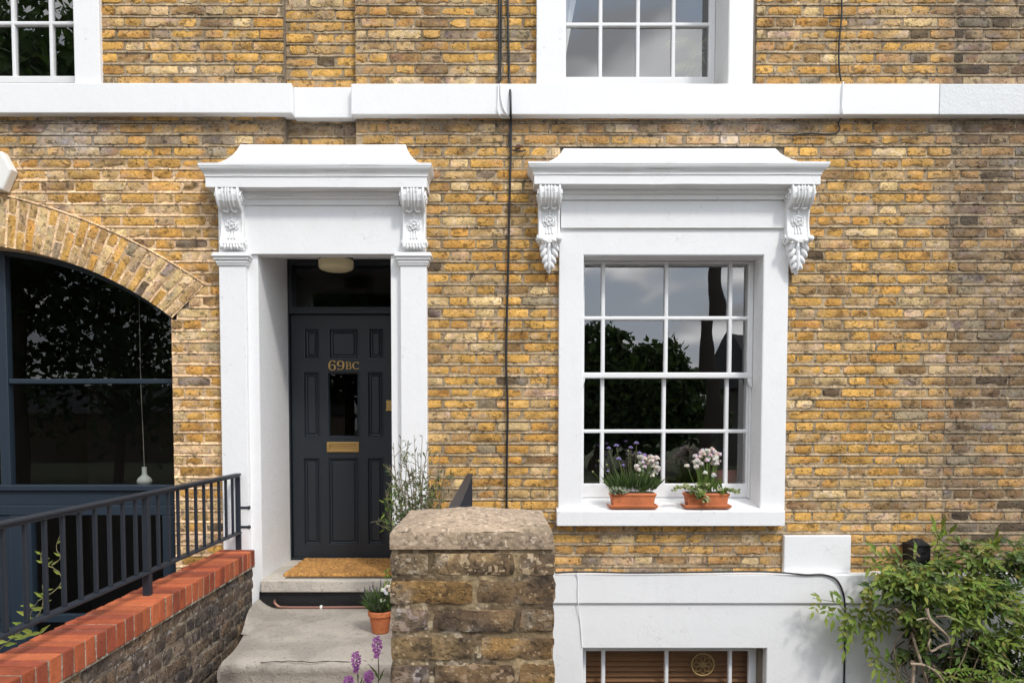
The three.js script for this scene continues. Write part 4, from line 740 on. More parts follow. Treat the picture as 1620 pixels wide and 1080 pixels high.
  obj('pile', [grid(230, 130, (u, v) => { const x = lerp(mx0, mx1, u) + 0.006 * (vnoise(v * 90, u > 0.5 ? 1 : 2, 3) - 0.5), z = lerp(mz0, mz1, v) + 0.008 * (vnoise(u * 160, 5, 4) - 0.5), e = Math.max(smooth(0.012, 0, u), smooth(0.988, 1, u), smooth(0.02, 0, v), smooth(0.98, 1, v)); return [x, lerp(pile(x, z), yT + 0.002, e * e), z]; })], M.coir, mt);
}
{ // lamp under the porch soffit
  const zl = -0.27, x = X(531.5, zl, 420), yTop = lerp(DOOR.y1, Y(409, zDoor), (0.03 - zl) / (0.03 - zDoor + 0.03)) - 0.003, lm = thing('porch_light', 'round cream drum ceiling light above the dark front door, switched off', 'lamp', [x, yTop, zl]);
  const b = new THREE.CylinderGeometry(0.115, 0.115, 0.02, 40); b.translate(0, -0.01, 0); obj('base', b, M.black, lm);
  const pr = [[0.113, -0.02], [0.117, -0.024], [0.118, -0.045], [0.116, -0.066], [0.110, -0.078], [0.085, -0.088], [0.05, -0.093], [0.0, -0.095]].map(([r, y]) => new THREE.Vector2(r, y)); obj('lamp_shade', new THREE.LatheGeometry(pr, 48), std(lin(226, 212, 170), 0.35), lm);
}

// ------------------------------------------------------------------ cables, box, plaque, alarm
{
  const cable = (label, pts, r, m = M.cable, name = 'cable') => tag(obj(name, tube(pts, r, pts.length * 8, 7), m), label, 'cable', undefined);
  const P = (px, py, z = 0.016) => at(px, py, z);
  cable('thick black cable running from the string course down the brickwork between door and window', [P(803, -8), P(804, 60), P(806, 128), P(807.5, 150, 0.073), P(808, 180, 0.074), P(808.5, 190, 0.02), P(808, 240), P(806, 320), P(804, 420), P(802, 500), P(801, 580), P(803, 640), P(802, 720), P(801.5, 800), P(803, 880), P(803, 960)], 0.0075);
  cable('black cable looping down beside the thick one and ending in a frayed joint', [P(789.5, -8), P(790, 60), P(789.5, 128, 0.02), P(789, 134, 0.05)], 0.008);
  cable('second black cable strand beside the vertical cable above the string course', [P(793.5, -8), P(793, 60), P(792, 100), P(792, 128, 0.02)], 0.0055);
  cable('white painted cable crossing the string course beside the black one', [P(788.5, 134, 0.066), P(788, 160, 0.068), P(788, 179, 0.066), P(794, 185, 0.03), P(803, 186, 0.02)], 0.006, M.white);
  cable('white painted strand slanting across the string course to the black cable', [P(791.5, 132, 0.068), P(793, 155, 0.068), P(797, 172, 0.068), P(803, 182, 0.06), P(807, 188, 0.02)], 0.005, M.white);
  cable('short black cable loop below the string course with a joint at its end', [P(806, 188, 0.022), P(806.5, 205), P(805, 226), P(808, 236), P(815, 238), P(824, 239), P(832, 237)], 0.005);
  cable('thin grey wire running under the short cable loop', [P(809, 262), P(814, 250), P(822, 242), P(835, 240)], 0.0018, std([0.2, 0.19, 0.18]));
  cable('thin black cable on the brickwork right of the upper window', [P(1332, -8), P(1332, 25), P(1328, 70), P(1328, 105), P(1331, 128, 0.018)], 0.0055);
  cable('white painted cable crossing the string course at the right', [P(1334.5, 130, 0.04), P(1334.5, 133, 0.066), P(1333, 160, 0.068), P(1333, 178, 0.067), P(1331, 186, 0.02)], 0.005, M.white);
  cable('black cable bending left below the string course at the right', [P(1331, 186, 0.02), P(1327, 196), P(1329, 203), P(1325, 210), P(1310, 212), P(1280, 211), P(1256, 213), P(1233, 213)], 0.005);
  cable('thin wire sloping across the bricks at the right', [P(1345, 231, 0.008), P(1390, 229, 0.008), P(1440, 218, 0.008), P(1478, 208, 0.008)], 0.0018);
  cable('long black cable along the top of the white plinth and down it', [P(878, 906, 0.08), P(920, 904.5, 0.085), P(1000, 906, 0.083), P(1100, 905, 0.083), P(1200, 904, 0.083), P(1242, 906, 0.083), P(1275, 909, 0.083), P(1305, 909, 0.083), P(1322, 915, 0.086), P(1331, 928, 0.084), P(1336, 945, 0.083), P(1337.5, 970, 0.07), P(1337, 1020, 0.068), P(1335.5, 1110, 0.068)], 0.0058);
  cable('white painted wire down the left end of the plinth', [P(911, 905, 0.084), P(914, 915, 0.08), P(914, 940, 0.08), P(915, 958, 0.078), P(918, 985, 0.066), P(921, 1024, 0.066)], 0.003, M.white);
  cable('white cable along the joint above the plinth beside the plant', [P(1348, 909, 0.05), P(1370, 906, 0.03), P(1385, 904, 0.03), P(1400, 906, 0.04)], 0.004, M.white);
  // joint block at the end of the loop
  tag(obj('cable_joint', [box(X(816), X(823), Y(236), Y(230), 0.004, 0.02, 0.004), tube([P(815, 236), P(820, 233, 0.022), P(826, 231)], 0.007, 6, 6)], std(lin(92, 60, 44), 0.8)), 'small rusty brown cable joint on the bricks left of the window hood', 'joint');
  const pq = plate([X(1241, 0.03, 877), X(1347, 0.03, 877), Y(906.5, 0.03), Y(847, 0.03)], [], -0.02, 0.03, 0.006), rows = [];
  tag(obj('stone_plaque', [wob(pq, 0.002, 9), ...rows], M.white), 'white painted blank stone plaque set in the bricks above the plinth', 'plaque');
  const bx = thing('wall_box', 'black faceted box on the wall among the leaves of the climbing plant', 'wall box'), zb = 0.13, bx0 = X(1445, zb, 880), bx1 = X(1474, zb, 880), by0 = Y(915, zb), by1 = Y(862, zb);
  const cm = (bx0 + bx1) / 2, cap = new THREE.CylinderGeometry(0.028, (bx1 - bx0) / 2 * 1.16, 0.03, 8); cap.rotateY(Math.PI / 8); cap.translate(cm, by1 + 0.015, 0.065);
  obj('body', box(bx0, bx1, by0 - 0.12, by1, 0.004, zb, 0.012), M.black, bx); obj('cap', [cap, box(bx0 - 0.004, bx1 + 0.004, by1 - 0.012, by1 + 0.001, 0.004, zb + 0.004, 0.004)], M.black, bx);
  // alarm housing at the left edge
  const al = thing('alarm_box', 'white faceted alarm box on the bricks at the upper left edge', 'alarm box'), q = [[-60, 240], [2, 239], [18, 268], [4, 300], [-60, 300]].map(([a, b]) => { const p = at(a, b, 0.07); return [p.x, p.y]; });
  obj('housing', plate(q, [], 0.0, 0.075, 0.012), std(lin(236, 234, 228), 0.45), al);
}

// ------------------------------------------------------------------ planting tools
// leaves gathered into one sheet of small folded blades
class Leaves {
  constructor() { this.p = []; this.c = []; this.n = []; }
  tri(a, b, c, col, nrm) { for (const q of [a, b, c]) { this.p.push(q.x, q.y, q.z); this.c.push(...col); this.n.push(nrm.x, nrm.y, nrm.z); } }
  // blade from base o along d (length L), width w, facing n, folded a little along the midrib
  blade(o, d, n, L, w, col, fold = 0.25, droop = 0.15) {
    d = d.clone().normalize(); const s = d.clone().cross(n).normalize(), nn = s.clone().cross(d).normalize();
    const P = (t, k, h) => o.clone().addScaledVector(d, t * L).addScaledVector(s, k * w / 2).addScaledVector(nn, h * w - droop * t * t * L);
    const a = P(0, 0, 0), m = P(0.5, 0, -fold * 0.5), e = P(1, 0, 0), l = P(0.42, 1, 0), r = P(0.42, -1, 0), nl = nn.clone().addScaledVector(s, -fold).normalize(), nr = nn.clone().addScaledVector(s, fold).normalize();
    this.tri(a, l, m, col, nl); this.tri(l, e, m, col, nl); this.tri(a, m, r, col, nr); this.tri(m, e, r, col, nr);
  }
  geo() { const g = new THREE.BufferGeometry(); g.setAttribute('position', new THREE.Float32BufferAttribute(this.p, 3)); g.setAttribute('color', new THREE.Float32BufferAttribute(this.c, 3)); g.setAttribute('normal', new THREE.Float32BufferAttribute(this.n, 3)); return g; }
  build(name, parent, m = M.leaf, stuff = true) { const o = obj(name, this.geo(), m, parent); if (stuff) o.userData.kind = 'stuff'; return o; }
}
const rv = (r, s = 1) => V(r() - 0.5, r() - 0.5, r() - 0.5).multiplyScalar(2 * s);
const mixc = (a, b, t) => a.map((v, i) => lerp(v, b[i], t));
const G = { dark: [0.022, 0.045, 0.012], mid: [0.078, 0.145, 0.024], light: [0.235, 0.31, 0.042], yellow: [0.38, 0.36, 0.07], red: [0.22, 0.13, 0.06], grey: [0.15, 0.18, 0.10], olive: [0.09, 0.12, 0.045] };
function stalk(pts, r0, r1, col) { // tapering stem
  const c = new THREE.CatmullRomCurve3(pts), n = Math.max(3, pts.length * 2), g = new THREE.TubeGeometry(c, n, 1, 5, false), p = g.attributes.position;
  for (let i = 0; i <= n; i++) { const q = c.getPointAt(i / n), r = lerp(r0, r1, i / n); for (let j = 0; j <= 5; j++) { const k = i * 6 + j; p.setXYZ(k, q.x + (p.getX(k) - q.x) * r, q.y + (p.getY(k) - q.y) * r, q.z + (p.getZ(k) - q.z) * r); } }
  return tint(g, col);
}
function roundPot(parent, r, h, rimH, y0 = 0) {
  const pr = [[0, 0], [r * 0.68, 0], [r * 0.70, 0.004], [r * 0.90, h - rimH], [r, h - rimH + 0.003], [r * 1.03, h - rimH + 0.006], [r * 1.04, h - 0.004], [r * 1.02, h], [r * 0.92, h], [r * 0.90, h - 0.012], [0, h - 0.016]].map(([a, b]) => new THREE.Vector2(a, b + y0));
  obj('pot', new THREE.LatheGeometry(pr.slice(0, 10), 40), M.terracotta, parent); const s = new THREE.CircleGeometry(r * 0.91, 24); s.rotateX(-Math.PI / 2); s.translate(0, h - 0.012 + y0, 0); obj('soil', s, M.soil, parent);
}

// ------------------------------------------------------------------ flower troughs on the sill
function trough(name, label, px0, px1, seed) {
  const z = 0.012, yS = Y(806.5, 0.04) , t = thing(name, label, 'flower pot', [(X(px0, z, 795) + X(px1, z, 795)) / 2, 0, z], 'terracotta troughs on the window sill'), w = X(px1, z, 795) - X(px0, z, 795), y0 = lerp(Y(784, -0.178), Y(808.5, 0.075), (0.066 - 0.0 + 0.15) / 0.253);
  const base = y0 + 0.005, hh = 0.098, shell = (wx, wz, a, b, taper) => { const g = new RoundedBoxGeometry(wx, b - a, wz, 3, 0.007), p = g.attributes.position; for (let i = 0; i < p.count; i++) { const k = 1 + taper * (p.getY(i) / (b - a)); p.setX(i, p.getX(i) * k); p.setZ(i, p.getZ(i) * k); } g.computeVertexNormals(); g.translate(0, (a + b) / 2, 0); return g; };
  obj('saucer', [shell(w * 1.05, 0.118, base, base + 0.012, 0.05), box(-w * 0.54, w * 0.54, base + 0.012, base + 0.022, 0.052, 0.062, 0.004), box(-w * 0.54, -w * 0.52, base + 0.012, base + 0.022, -0.06, 0.06, 0.003), box(w * 0.52, w * 0.54, base + 0.012, base + 0.022, -0.06, 0.06, 0.003)], M.terracotta, t);
  obj('pot', [shell(w * 0.93, 0.095, base + 0.013, base + hh - 0.018, 0.08), shell(w * 1.01, 0.107, base + hh - 0.022, base + hh, 0.02)], M.terracotta, t);
  obj('soil', box(-w * 0.46, w * 0.46, base + hh - 0.001, base + hh + 0.005, -0.043, 0.043, 0.002), M.soil, t);
  return { t, w, y: base + hh, z };
}
function florets(r, c, R, col, size, n, lv, flat = 1) { for (let i = 0; i < n; i++) { const d = rv(r).normalize(); d.y = Math.abs(d.y) * 0.9 - 0.15; const o = c.clone().addScaledVector(V(d.x, d.y * flat, d.z), R * (0.45 + 0.75 * r())); const cc = col.map((v) => v * (0.75 + 0.4 * r())); for (let k = 0; k < 4; k++) { const a = k * 1.57 + r(), t = V(Math.cos(a), Math.sin(a), 0).applyQuaternion(new THREE.Quaternion().setFromUnitVectors(V(0, 0, 1), d)); lv.blade(o, t, d, size, size * 0.8, cc, 0.1, -0.1); } } }
{
  const tr = trough('flower_trough', 'terracotta trough with lilac and white flowers, left one on the window sill', 965, 1036, 1), r = rng(101), { t, w, y } = tr, ox = t.position.x, oz = t.position.z;
  const L = (px, py, z) => { const p = at(px, py, z); return V(p.x - ox, p.y, p.z - oz); };
  const lv = new Leaves(), st = [];
  for (let i = 0; i < 620; i++) { const a = V((r() - 0.5) * w * 0.92, y + 0.004, (r() - 0.5) * 0.08), d = V(a.x * 5 + (r() - 0.5) * 0.9, 1 + r() * 0.5, (r() - 0.3) * 0.9), ln = 0.05 + 0.085 * r() * (1 - Math.abs(a.x) / w); lv.blade(a.addScaledVector(d.clone().normalize(), 0.05 * r()), d, rv(r).add(V(0, 0.3, 0.6)), ln, 0.008, mixc(G.mid, r() < 0.5 ? G.dark : G.grey, r() * 0.8)); }
  for (let i = 0; i < 46; i++) { const a = V(-w * 0.52 + r() * w * 0.36, y + 0.002 + r() * 0.035, 0.035 + 0.03 * r()); lv.blade(a, V(-0.7 + r(), -0.3 + 0.8 * r(), 0.5), V(0, 0.5, 1), 0.028, 0.026, mixc(G.mid, [0.5, 0.52, 0.4], 0.3 + 0.5 * r())); }
  lv.build('foliage', t);
  for (const [px, py, z, rr] of [[963, 710, 0.03, 0.016], [975, 706, 0, 0.018], [998, 709, 0.02, 0.016], [1007, 702, -0.02, 0.018], [1012, 718, 0.03, 0.018], [1020, 721, 0.02, 0.017], [979, 727, 0.05, 0.018], [986, 737, 0.05, 0.012], [962, 746, 0.06, 0.011]]) {
    const h = L(px, py, z + oz), f = new Leaves(), c = lin(204, 184, 236);
    for (let i = 0; i < 26; i++) { const a = i / 26 * 6.28 * 3.1, k = i / 26; f.blade(h.clone().add(V(0, 0.006 * (1 - k), 0)), V(Math.cos(a), 0.25 + 0.9 * (1 - k), Math.sin(a)), V(0, 1, 0.3), rr * (0.7 + 0.5 * k), rr * 0.55, c.map((v) => v * (0.75 + 0.4 * r())), 0.1, 0.25); }
    for (let i = 0; i < 22; i++) f.blade(h.clone().add(V(0, 0.008, 0)), rv(r).setY(0.5 + r()), V(0, 0, 1), rr * 0.55, rr * 0.3, lin(206, 190, 236), 0, 0);
    f.build('flower', t, M.petal, false);
    st.push(stalk([V(h.x * 0.45, y, h.z * 0.5), V(h.x * 0.7 + 0.01 * (r() - 0.5), lerp(y, h.y, 0.55), h.z * 0.8), h], 0.0022, 0.0014, [0.14, 0.17, 0.05]));
  }
  for (const [px, py] of [[938, 746], [948, 729], [960, 735], [994, 713]]) { const h = L(px, py, 0.03), b = new THREE.IcosahedronGeometry(0.007, 1); b.translate(h.x, h.y, h.z); tint(b, [0.25, 0.27, 0.14]); obj('flower_bud', b, M.bark, t); st.push(stalk([V(h.x * 0.4, y, 0), V(h.x * 0.75, lerp(y, h.y, 0.5), 0.01), h], 0.0016, 0.0012, [0.16, 0.17, 0.06])); }
  for (let i = 0; i < 42; i++) { const h = L(1010 + r() * 36 - 4, 722 + r() * 32, -0.02 + 0.07 * r()), f = new Leaves(); florets(r, h, 0.017, [0.84, 0.77, 0.72], 0.0105, 20, f); f.build('flower', t, M.petal, false); st.push(stalk([V(0.04 + 0.05 * r(), y, 0.02 * r()), V(h.x * 0.8, lerp(y, h.y, 0.6), h.z), h], 0.0016, 0.001, [0.12, 0.17, 0.04])); }
  obj('stem', st, M.bark, t).userData.kind = 'stuff';
}
{
  const tr = trough('flower_trough', 'terracotta trough with pale pink flowers and trailing ivy, right one on the window sill', 1083, 1151, 2), r = rng(102), { t, w, y } = tr, ox = t.position.x, oz = t.position.z;
  const L = (px, py, z) => { const p = at(px, py, z); return V(p.x - ox, p.y, p.z - oz); }, lv = new Leaves(), st = [];
  const ivy = (pts, n, spread) => { const c = new THREE.CatmullRomCurve3(pts); st.push(stalk(pts, 0.002, 0.001, [0.12, 0.13, 0.05])); for (let i = 0; i < n; i++) { const p = c.getPointAt(r()).add(rv(r, spread)), d = V(r() - 0.5, -0.2 - 0.6 * r() + 0.5 * r(), 0.5 + 0.4 * r()), s = 0.012 + 0.011 * r(), col = r() < 0.55 ? mixc(G.light, [0.55, 0.56, 0.36], 0.3 + 0.6 * r()) : mixc(G.mid, G.light, r()); for (const k of [-0.9, 0, 0.9]) { const q = d.clone().applyAxisAngle(V(0, 0, 1), k + 0.3 * (r() - 0.5)); lv.blade(p, q, V(0.2 * (r() - 0.5), 0.5, 1), s * (k ? 1.1 : 1.5), s * 1.1, col, 0.15); } } };
  ivy([V(-0.05, y, 0.03), L(1085, 768, 0.06), L(1072, 771, 0.06), L(1066, 774, 0.06)], 40, 0.014);
  ivy([V(-0.06, y + 0.01, 0.04), L(1098, 774, 0.08), L(1112, 783, 0.085), L(1117, 789, 0.085)], 70, 0.02);
  ivy([V(-0.02, y + 0.03, 0.02), L(1100, 766, 0.06), L(1120, 768, 0.06)], 36, 0.018);
  ivy([V(0.06, y, 0.02), L(1142, 774, 0.05), L(1155, 774, 0.06), L(1167, 776, 0.06)], 46, 0.011);
  for (let i = 0; i < 130; i++) { const a = V((r() - 0.3) * w * 0.5, y + 0.06 * r(), (r() - 0.5) * 0.07); lv.blade(a, V((r() - 0.5), 0.9, 0.4 * (r() - 0.3)), rv(r).add(V(0, 0.2, 1)), 0.035 + 0.02 * r(), 0.009, mixc(G.mid, G.light, r() * 0.6)); }
  lv.build('foliage', t);
  const spots = []; for (let i = 0; i < 46; i++) { const u = r(), v = r(); spots.push([1098 + u * 42, 722 + v * 22 - 10 * Math.sin(u * 2.6), 0.0 + 0.07 * r()]); }
  for (const [px, py, z] of [...spots, [1113, 713, 0.02], [1127, 711, 0.02], [1087, 737, 0.05], [1132, 720, 0.01], [1116, 748, 0.06], [1129, 752, 0.06]]) { const h = L(px, py, z), f = new Leaves(); florets(r, h, 0.016, [0.84, 0.76, 0.71], 0.011, 20, f); f.build('flower', t, M.petal, false); st.push(stalk([V(h.x * 0.35, y, h.z * 0.4), V(h.x * 0.75, lerp(y, h.y, 0.55), h.z * 0.8), h], 0.002, 0.0012, [0.13, 0.2, 0.04])); }
  obj('stem', st, M.bark, t).userData.kind = 'stuff';
}
// ------------------------------------------------------------------ plants on the steps
{
  const p = thing('potted_plant', 'small terracotta pot of white flowers and lavender on the concrete landing', 'potted plant', [-0.668, 0.352, 0.60]), r = rng(111); roundPot(p, 0.068, 0.128, 0.034);
  const lv = new Leaves(), st = [];
  for (let i = 0; i < 520; i++) { const a = r() * 6.28, b = V(Math.cos(a), 0, Math.sin(a)).multiplyScalar(0.055 * Math.sqrt(r())), d = V(b.x * 12 + (r() - 0.5), 1.0 + r(), b.z * 12 + (r() - 0.5)).normalize(), s = b.clone().add(V(0, 0.12, 0)).addScaledVector(d, 0.12 * r() * r()); lv.blade(s, d.add(rv(r, 0.3)), rv(r).add(V(0, 0.4, 0.7)), 0.045 + 0.05 * r(), 0.007, mixc(r() < 0.6 ? G.mid : G.grey, G.dark, r() * 0.6)); }
  for (let i = 0; i < 90; i++) lv.blade(V(0.03 + 0.09 * r(), 0.14 + 0.24 * r(), (r() - 0.5) * 0.12), rv(r).add(V(0, 0.6, 0.2)), V(0, 0.3, 1), 0.024, 0.014, mixc(G.light, G.mid, r()));
  lv.build('foliage', p);
  for (const [x, y, s] of [[0.03, 0.255, 0.02], [0.055, 0.27, 0.02], [0.05, 0.235, 0.017], [0.02, 0.195, 0.016], [0.07, 0.25, 0.018], [0.08, 0.30, 0.014]]) { const f = new Leaves(), h = V(x, y, 0.05); florets(r, h, s, [0.82, 0.8, 0.70], 0.011, 22, f); f.build('flower', p, M.petal, false); st.push(stalk([V(x * 0.4, 0.12, 0.02), V(x * 0.8, y * 0.8, 0.04), h], 0.002, 0.001, G.mid)); }
  for (let i = 0; i < 7; i++) { const x = -0.085 + 0.022 * i + 0.01 * r(), y = 0.26 + 0.05 * r(), h = V(x, y, 0.02 + 0.03 * r()), f = new Leaves(); for (let k = 0; k < 14; k++) f.blade(h.clone().add(V(0, -k * 0.0024, 0)), rv(r).add(V(0, 0.6, 0)), V(0, 0, 1), 0.007, 0.005, mixc([0.10, 0.06, 0.14], [0.2, 0.14, 0.26], r())); f.build('lavender_spike', p, M.petal, false); st.push(stalk([V(x * 0.3, 0.12, 0), V(x * 0.8, y * 0.72, 0.02), h], 0.0014, 0.001, G.grey)); }
  obj('stem', st, M.bark, p).userData.kind = 'stuff';
}
{
  const p = thing('potted_shrub', 'twiggy olive green shrub behind the gate pier beside the door', 'shrub', [-0.47, 0.352, 0.48]), r = rng(112); roundPot(p, 0.115, 0.22, 0.05);
  const lv = new Leaves(), st = [];
  const tips = [[622, 700], [634, 692], [645, 698], [655, 688], [668, 690], [677, 699], [688, 716], [699, 705], [640, 720], [660, 715], [676, 730], [706, 735], [616, 735], [610, 775], [628, 745], [695, 745], [712, 752], [612, 810], [650, 735], [668, 745], [684, 760], [640, 760], [700, 772], [622, 790]];
  for (const [px, py] of tips) {
    const zt = 0.30 + 0.4 * r(), T = at(px, py, zt).sub(p.position), b = V((r() - 0.5) * 0.05, 0.2, (r() - 0.5) * 0.05), pts = [b, V(T.x * 0.35 + 0.05 * (r() - 0.5), lerp(0.2, T.y, 0.38), T.z * 0.3), V(T.x * 0.72 + 0.05 * (r() - 0.5), lerp(0.2, T.y, 0.7), T.z * 0.7), T], c = new THREE.CatmullRomCurve3(pts);
    st.push(stalk(pts, 0.0055, 0.0016, mixc([0.20, 0.15, 0.10], [0.30, 0.24, 0.17], r())));
    for (let k = 0; k < 5; k++) { const u = 0.35 + 0.6 * r(), o = c.getPointAt(u), d = c.getTangentAt(u).multiplyScalar(0.8).add(rv(r, 0.9)).normalize(), e = o.clone().addScaledVector(d, 0.06 + 0.10 * r()); st.push(stalk([o, o.clone().lerp(e, 0.5).add(V(0, 0.008, 0)), e], 0.0022, 0.001, [0.26, 0.2, 0.13])); for (let m = 0; m < 6; m++) lv.blade(o.clone().lerp(e, 0.3 + 0.7 * r()), d.clone().add(rv(r, 0.9)), rv(r).add(V(0, 0.4, 0.6)), 0.022 + 0.02 * r(), 0.008, mixc(r() < 0.4 ? G.grey : G.olive, G.mid, r() * 0.7)); }
    for (let m = 0; m < 10; m++) { const u = 0.45 + 0.55 * r(); lv.blade(c.getPointAt(u), c.getTangentAt(u).add(rv(r, 1)), rv(r).add(V(0, 0.4, 0.6)), 0.024 + 0.02 * r(), 0.008, mixc(r() < 0.5 ? G.grey : G.olive, [0.35, 0.33, 0.18], r() * 0.6)); }
  }
  for (let i = 0; i < 620; i++) { const [px, py] = [608 + r() * 88, 765 + r() * 75], z = 0.25 + 0.4 * r(); if (Math.abs(px - 655) / 50 + Math.max(0, 790 - py) / 60 > 1.0) continue; lv.blade(at(px, py, z).sub(p.position), rv(r).add(V(0, 0.4, 0.2)), rv(r).add(V(0, 0.5, 0.6)), 0.03 + 0.02 * r(), 0.011, mixc(G.olive, r() < 0.3 ? G.light : G.mid, r())); }
  obj('stem', st, M.bark, p).userData.kind = 'stuff'; lv.build('foliage', p);
}
{
  const p = thing('potted_plant', 'purple flower spikes rising in front of the landing beside the gate pier', 'potted plant', [-0.50, 0, 2.12]), r = rng(113); roundPot(p, 0.13, 0.24, 0.05);
  const st = [], lv = new Leaves();
  for (const [px, py, hl] of [[596, 1008, 0.075], [563, 1032, 0.075], [551, 1070, 0.05], [583, 1062, 0.05], [571, 1090, 0.05], [605, 1100, 0.05]]) {
    const z = 2.06 + 0.1 * r(), T = at(px, py, z).sub(p.position), pts = [V(T.x * 0.3, 0.22, 0), V(T.x * 0.75 + 0.01, T.y * 0.6, T.z * 0.6), T.clone().add(V(0.006, -0.1, 0)), T], c = new THREE.CatmullRomCurve3(pts); st.push(stalk(pts, 0.0032, 0.0016, [0.10, 0.12, 0.05]));
    const f = new Leaves(); for (let k = 0; k < 26; k++) { const o = T.clone().add(V(0, -hl * k / 26, 0)), a = k * 2.4, rr = 0.012 * (0.5 + 0.8 * Math.sin(Math.PI * Math.min(1, k / 20))), q = o.add(V(Math.cos(a) * rr, 0, Math.sin(a) * rr)), col = mixc([0.38, 0.09, 0.38], [0.66, 0.27, 0.64], r()); for (let j = 0; j < 4; j++) { const b = j * 1.57 + r(); lv && f.blade(q, V(Math.cos(b), Math.sin(b), 0.3), V(Math.cos(a) * 0.5, 0.2, 1), 0.0085, 0.0075, col, 0.1); } }
    f.build('flower', p, M.petal, false);
    for (let k = 0; k < 12; k++) { const u = 0.3 + 0.55 * r(); lv.blade(c.getPointAt(u), rv(r).add(V(0, 0.6, 0)), V(0, 0, 1), 0.035 + 0.03 * r(), 0.008, mixc(G.grey, G.mid, r())); }
  }
  for (let i = 0; i < 260; i++) { const a = r() * 6.28; lv.blade(V(Math.cos(a) * 0.1 * r(), 0.24 + 0.2 * r(), Math.sin(a) * 0.1 * r()), V(Math.cos(a), 0.7 + r(), Math.sin(a)), rv(r).add(V(0, 1, 0.5)), 0.06, 0.011, mixc(G.grey, G.mid, r())); }
  obj('stem', st, M.bark, p).userData.kind = 'stuff'; lv.build('foliage', p);
}
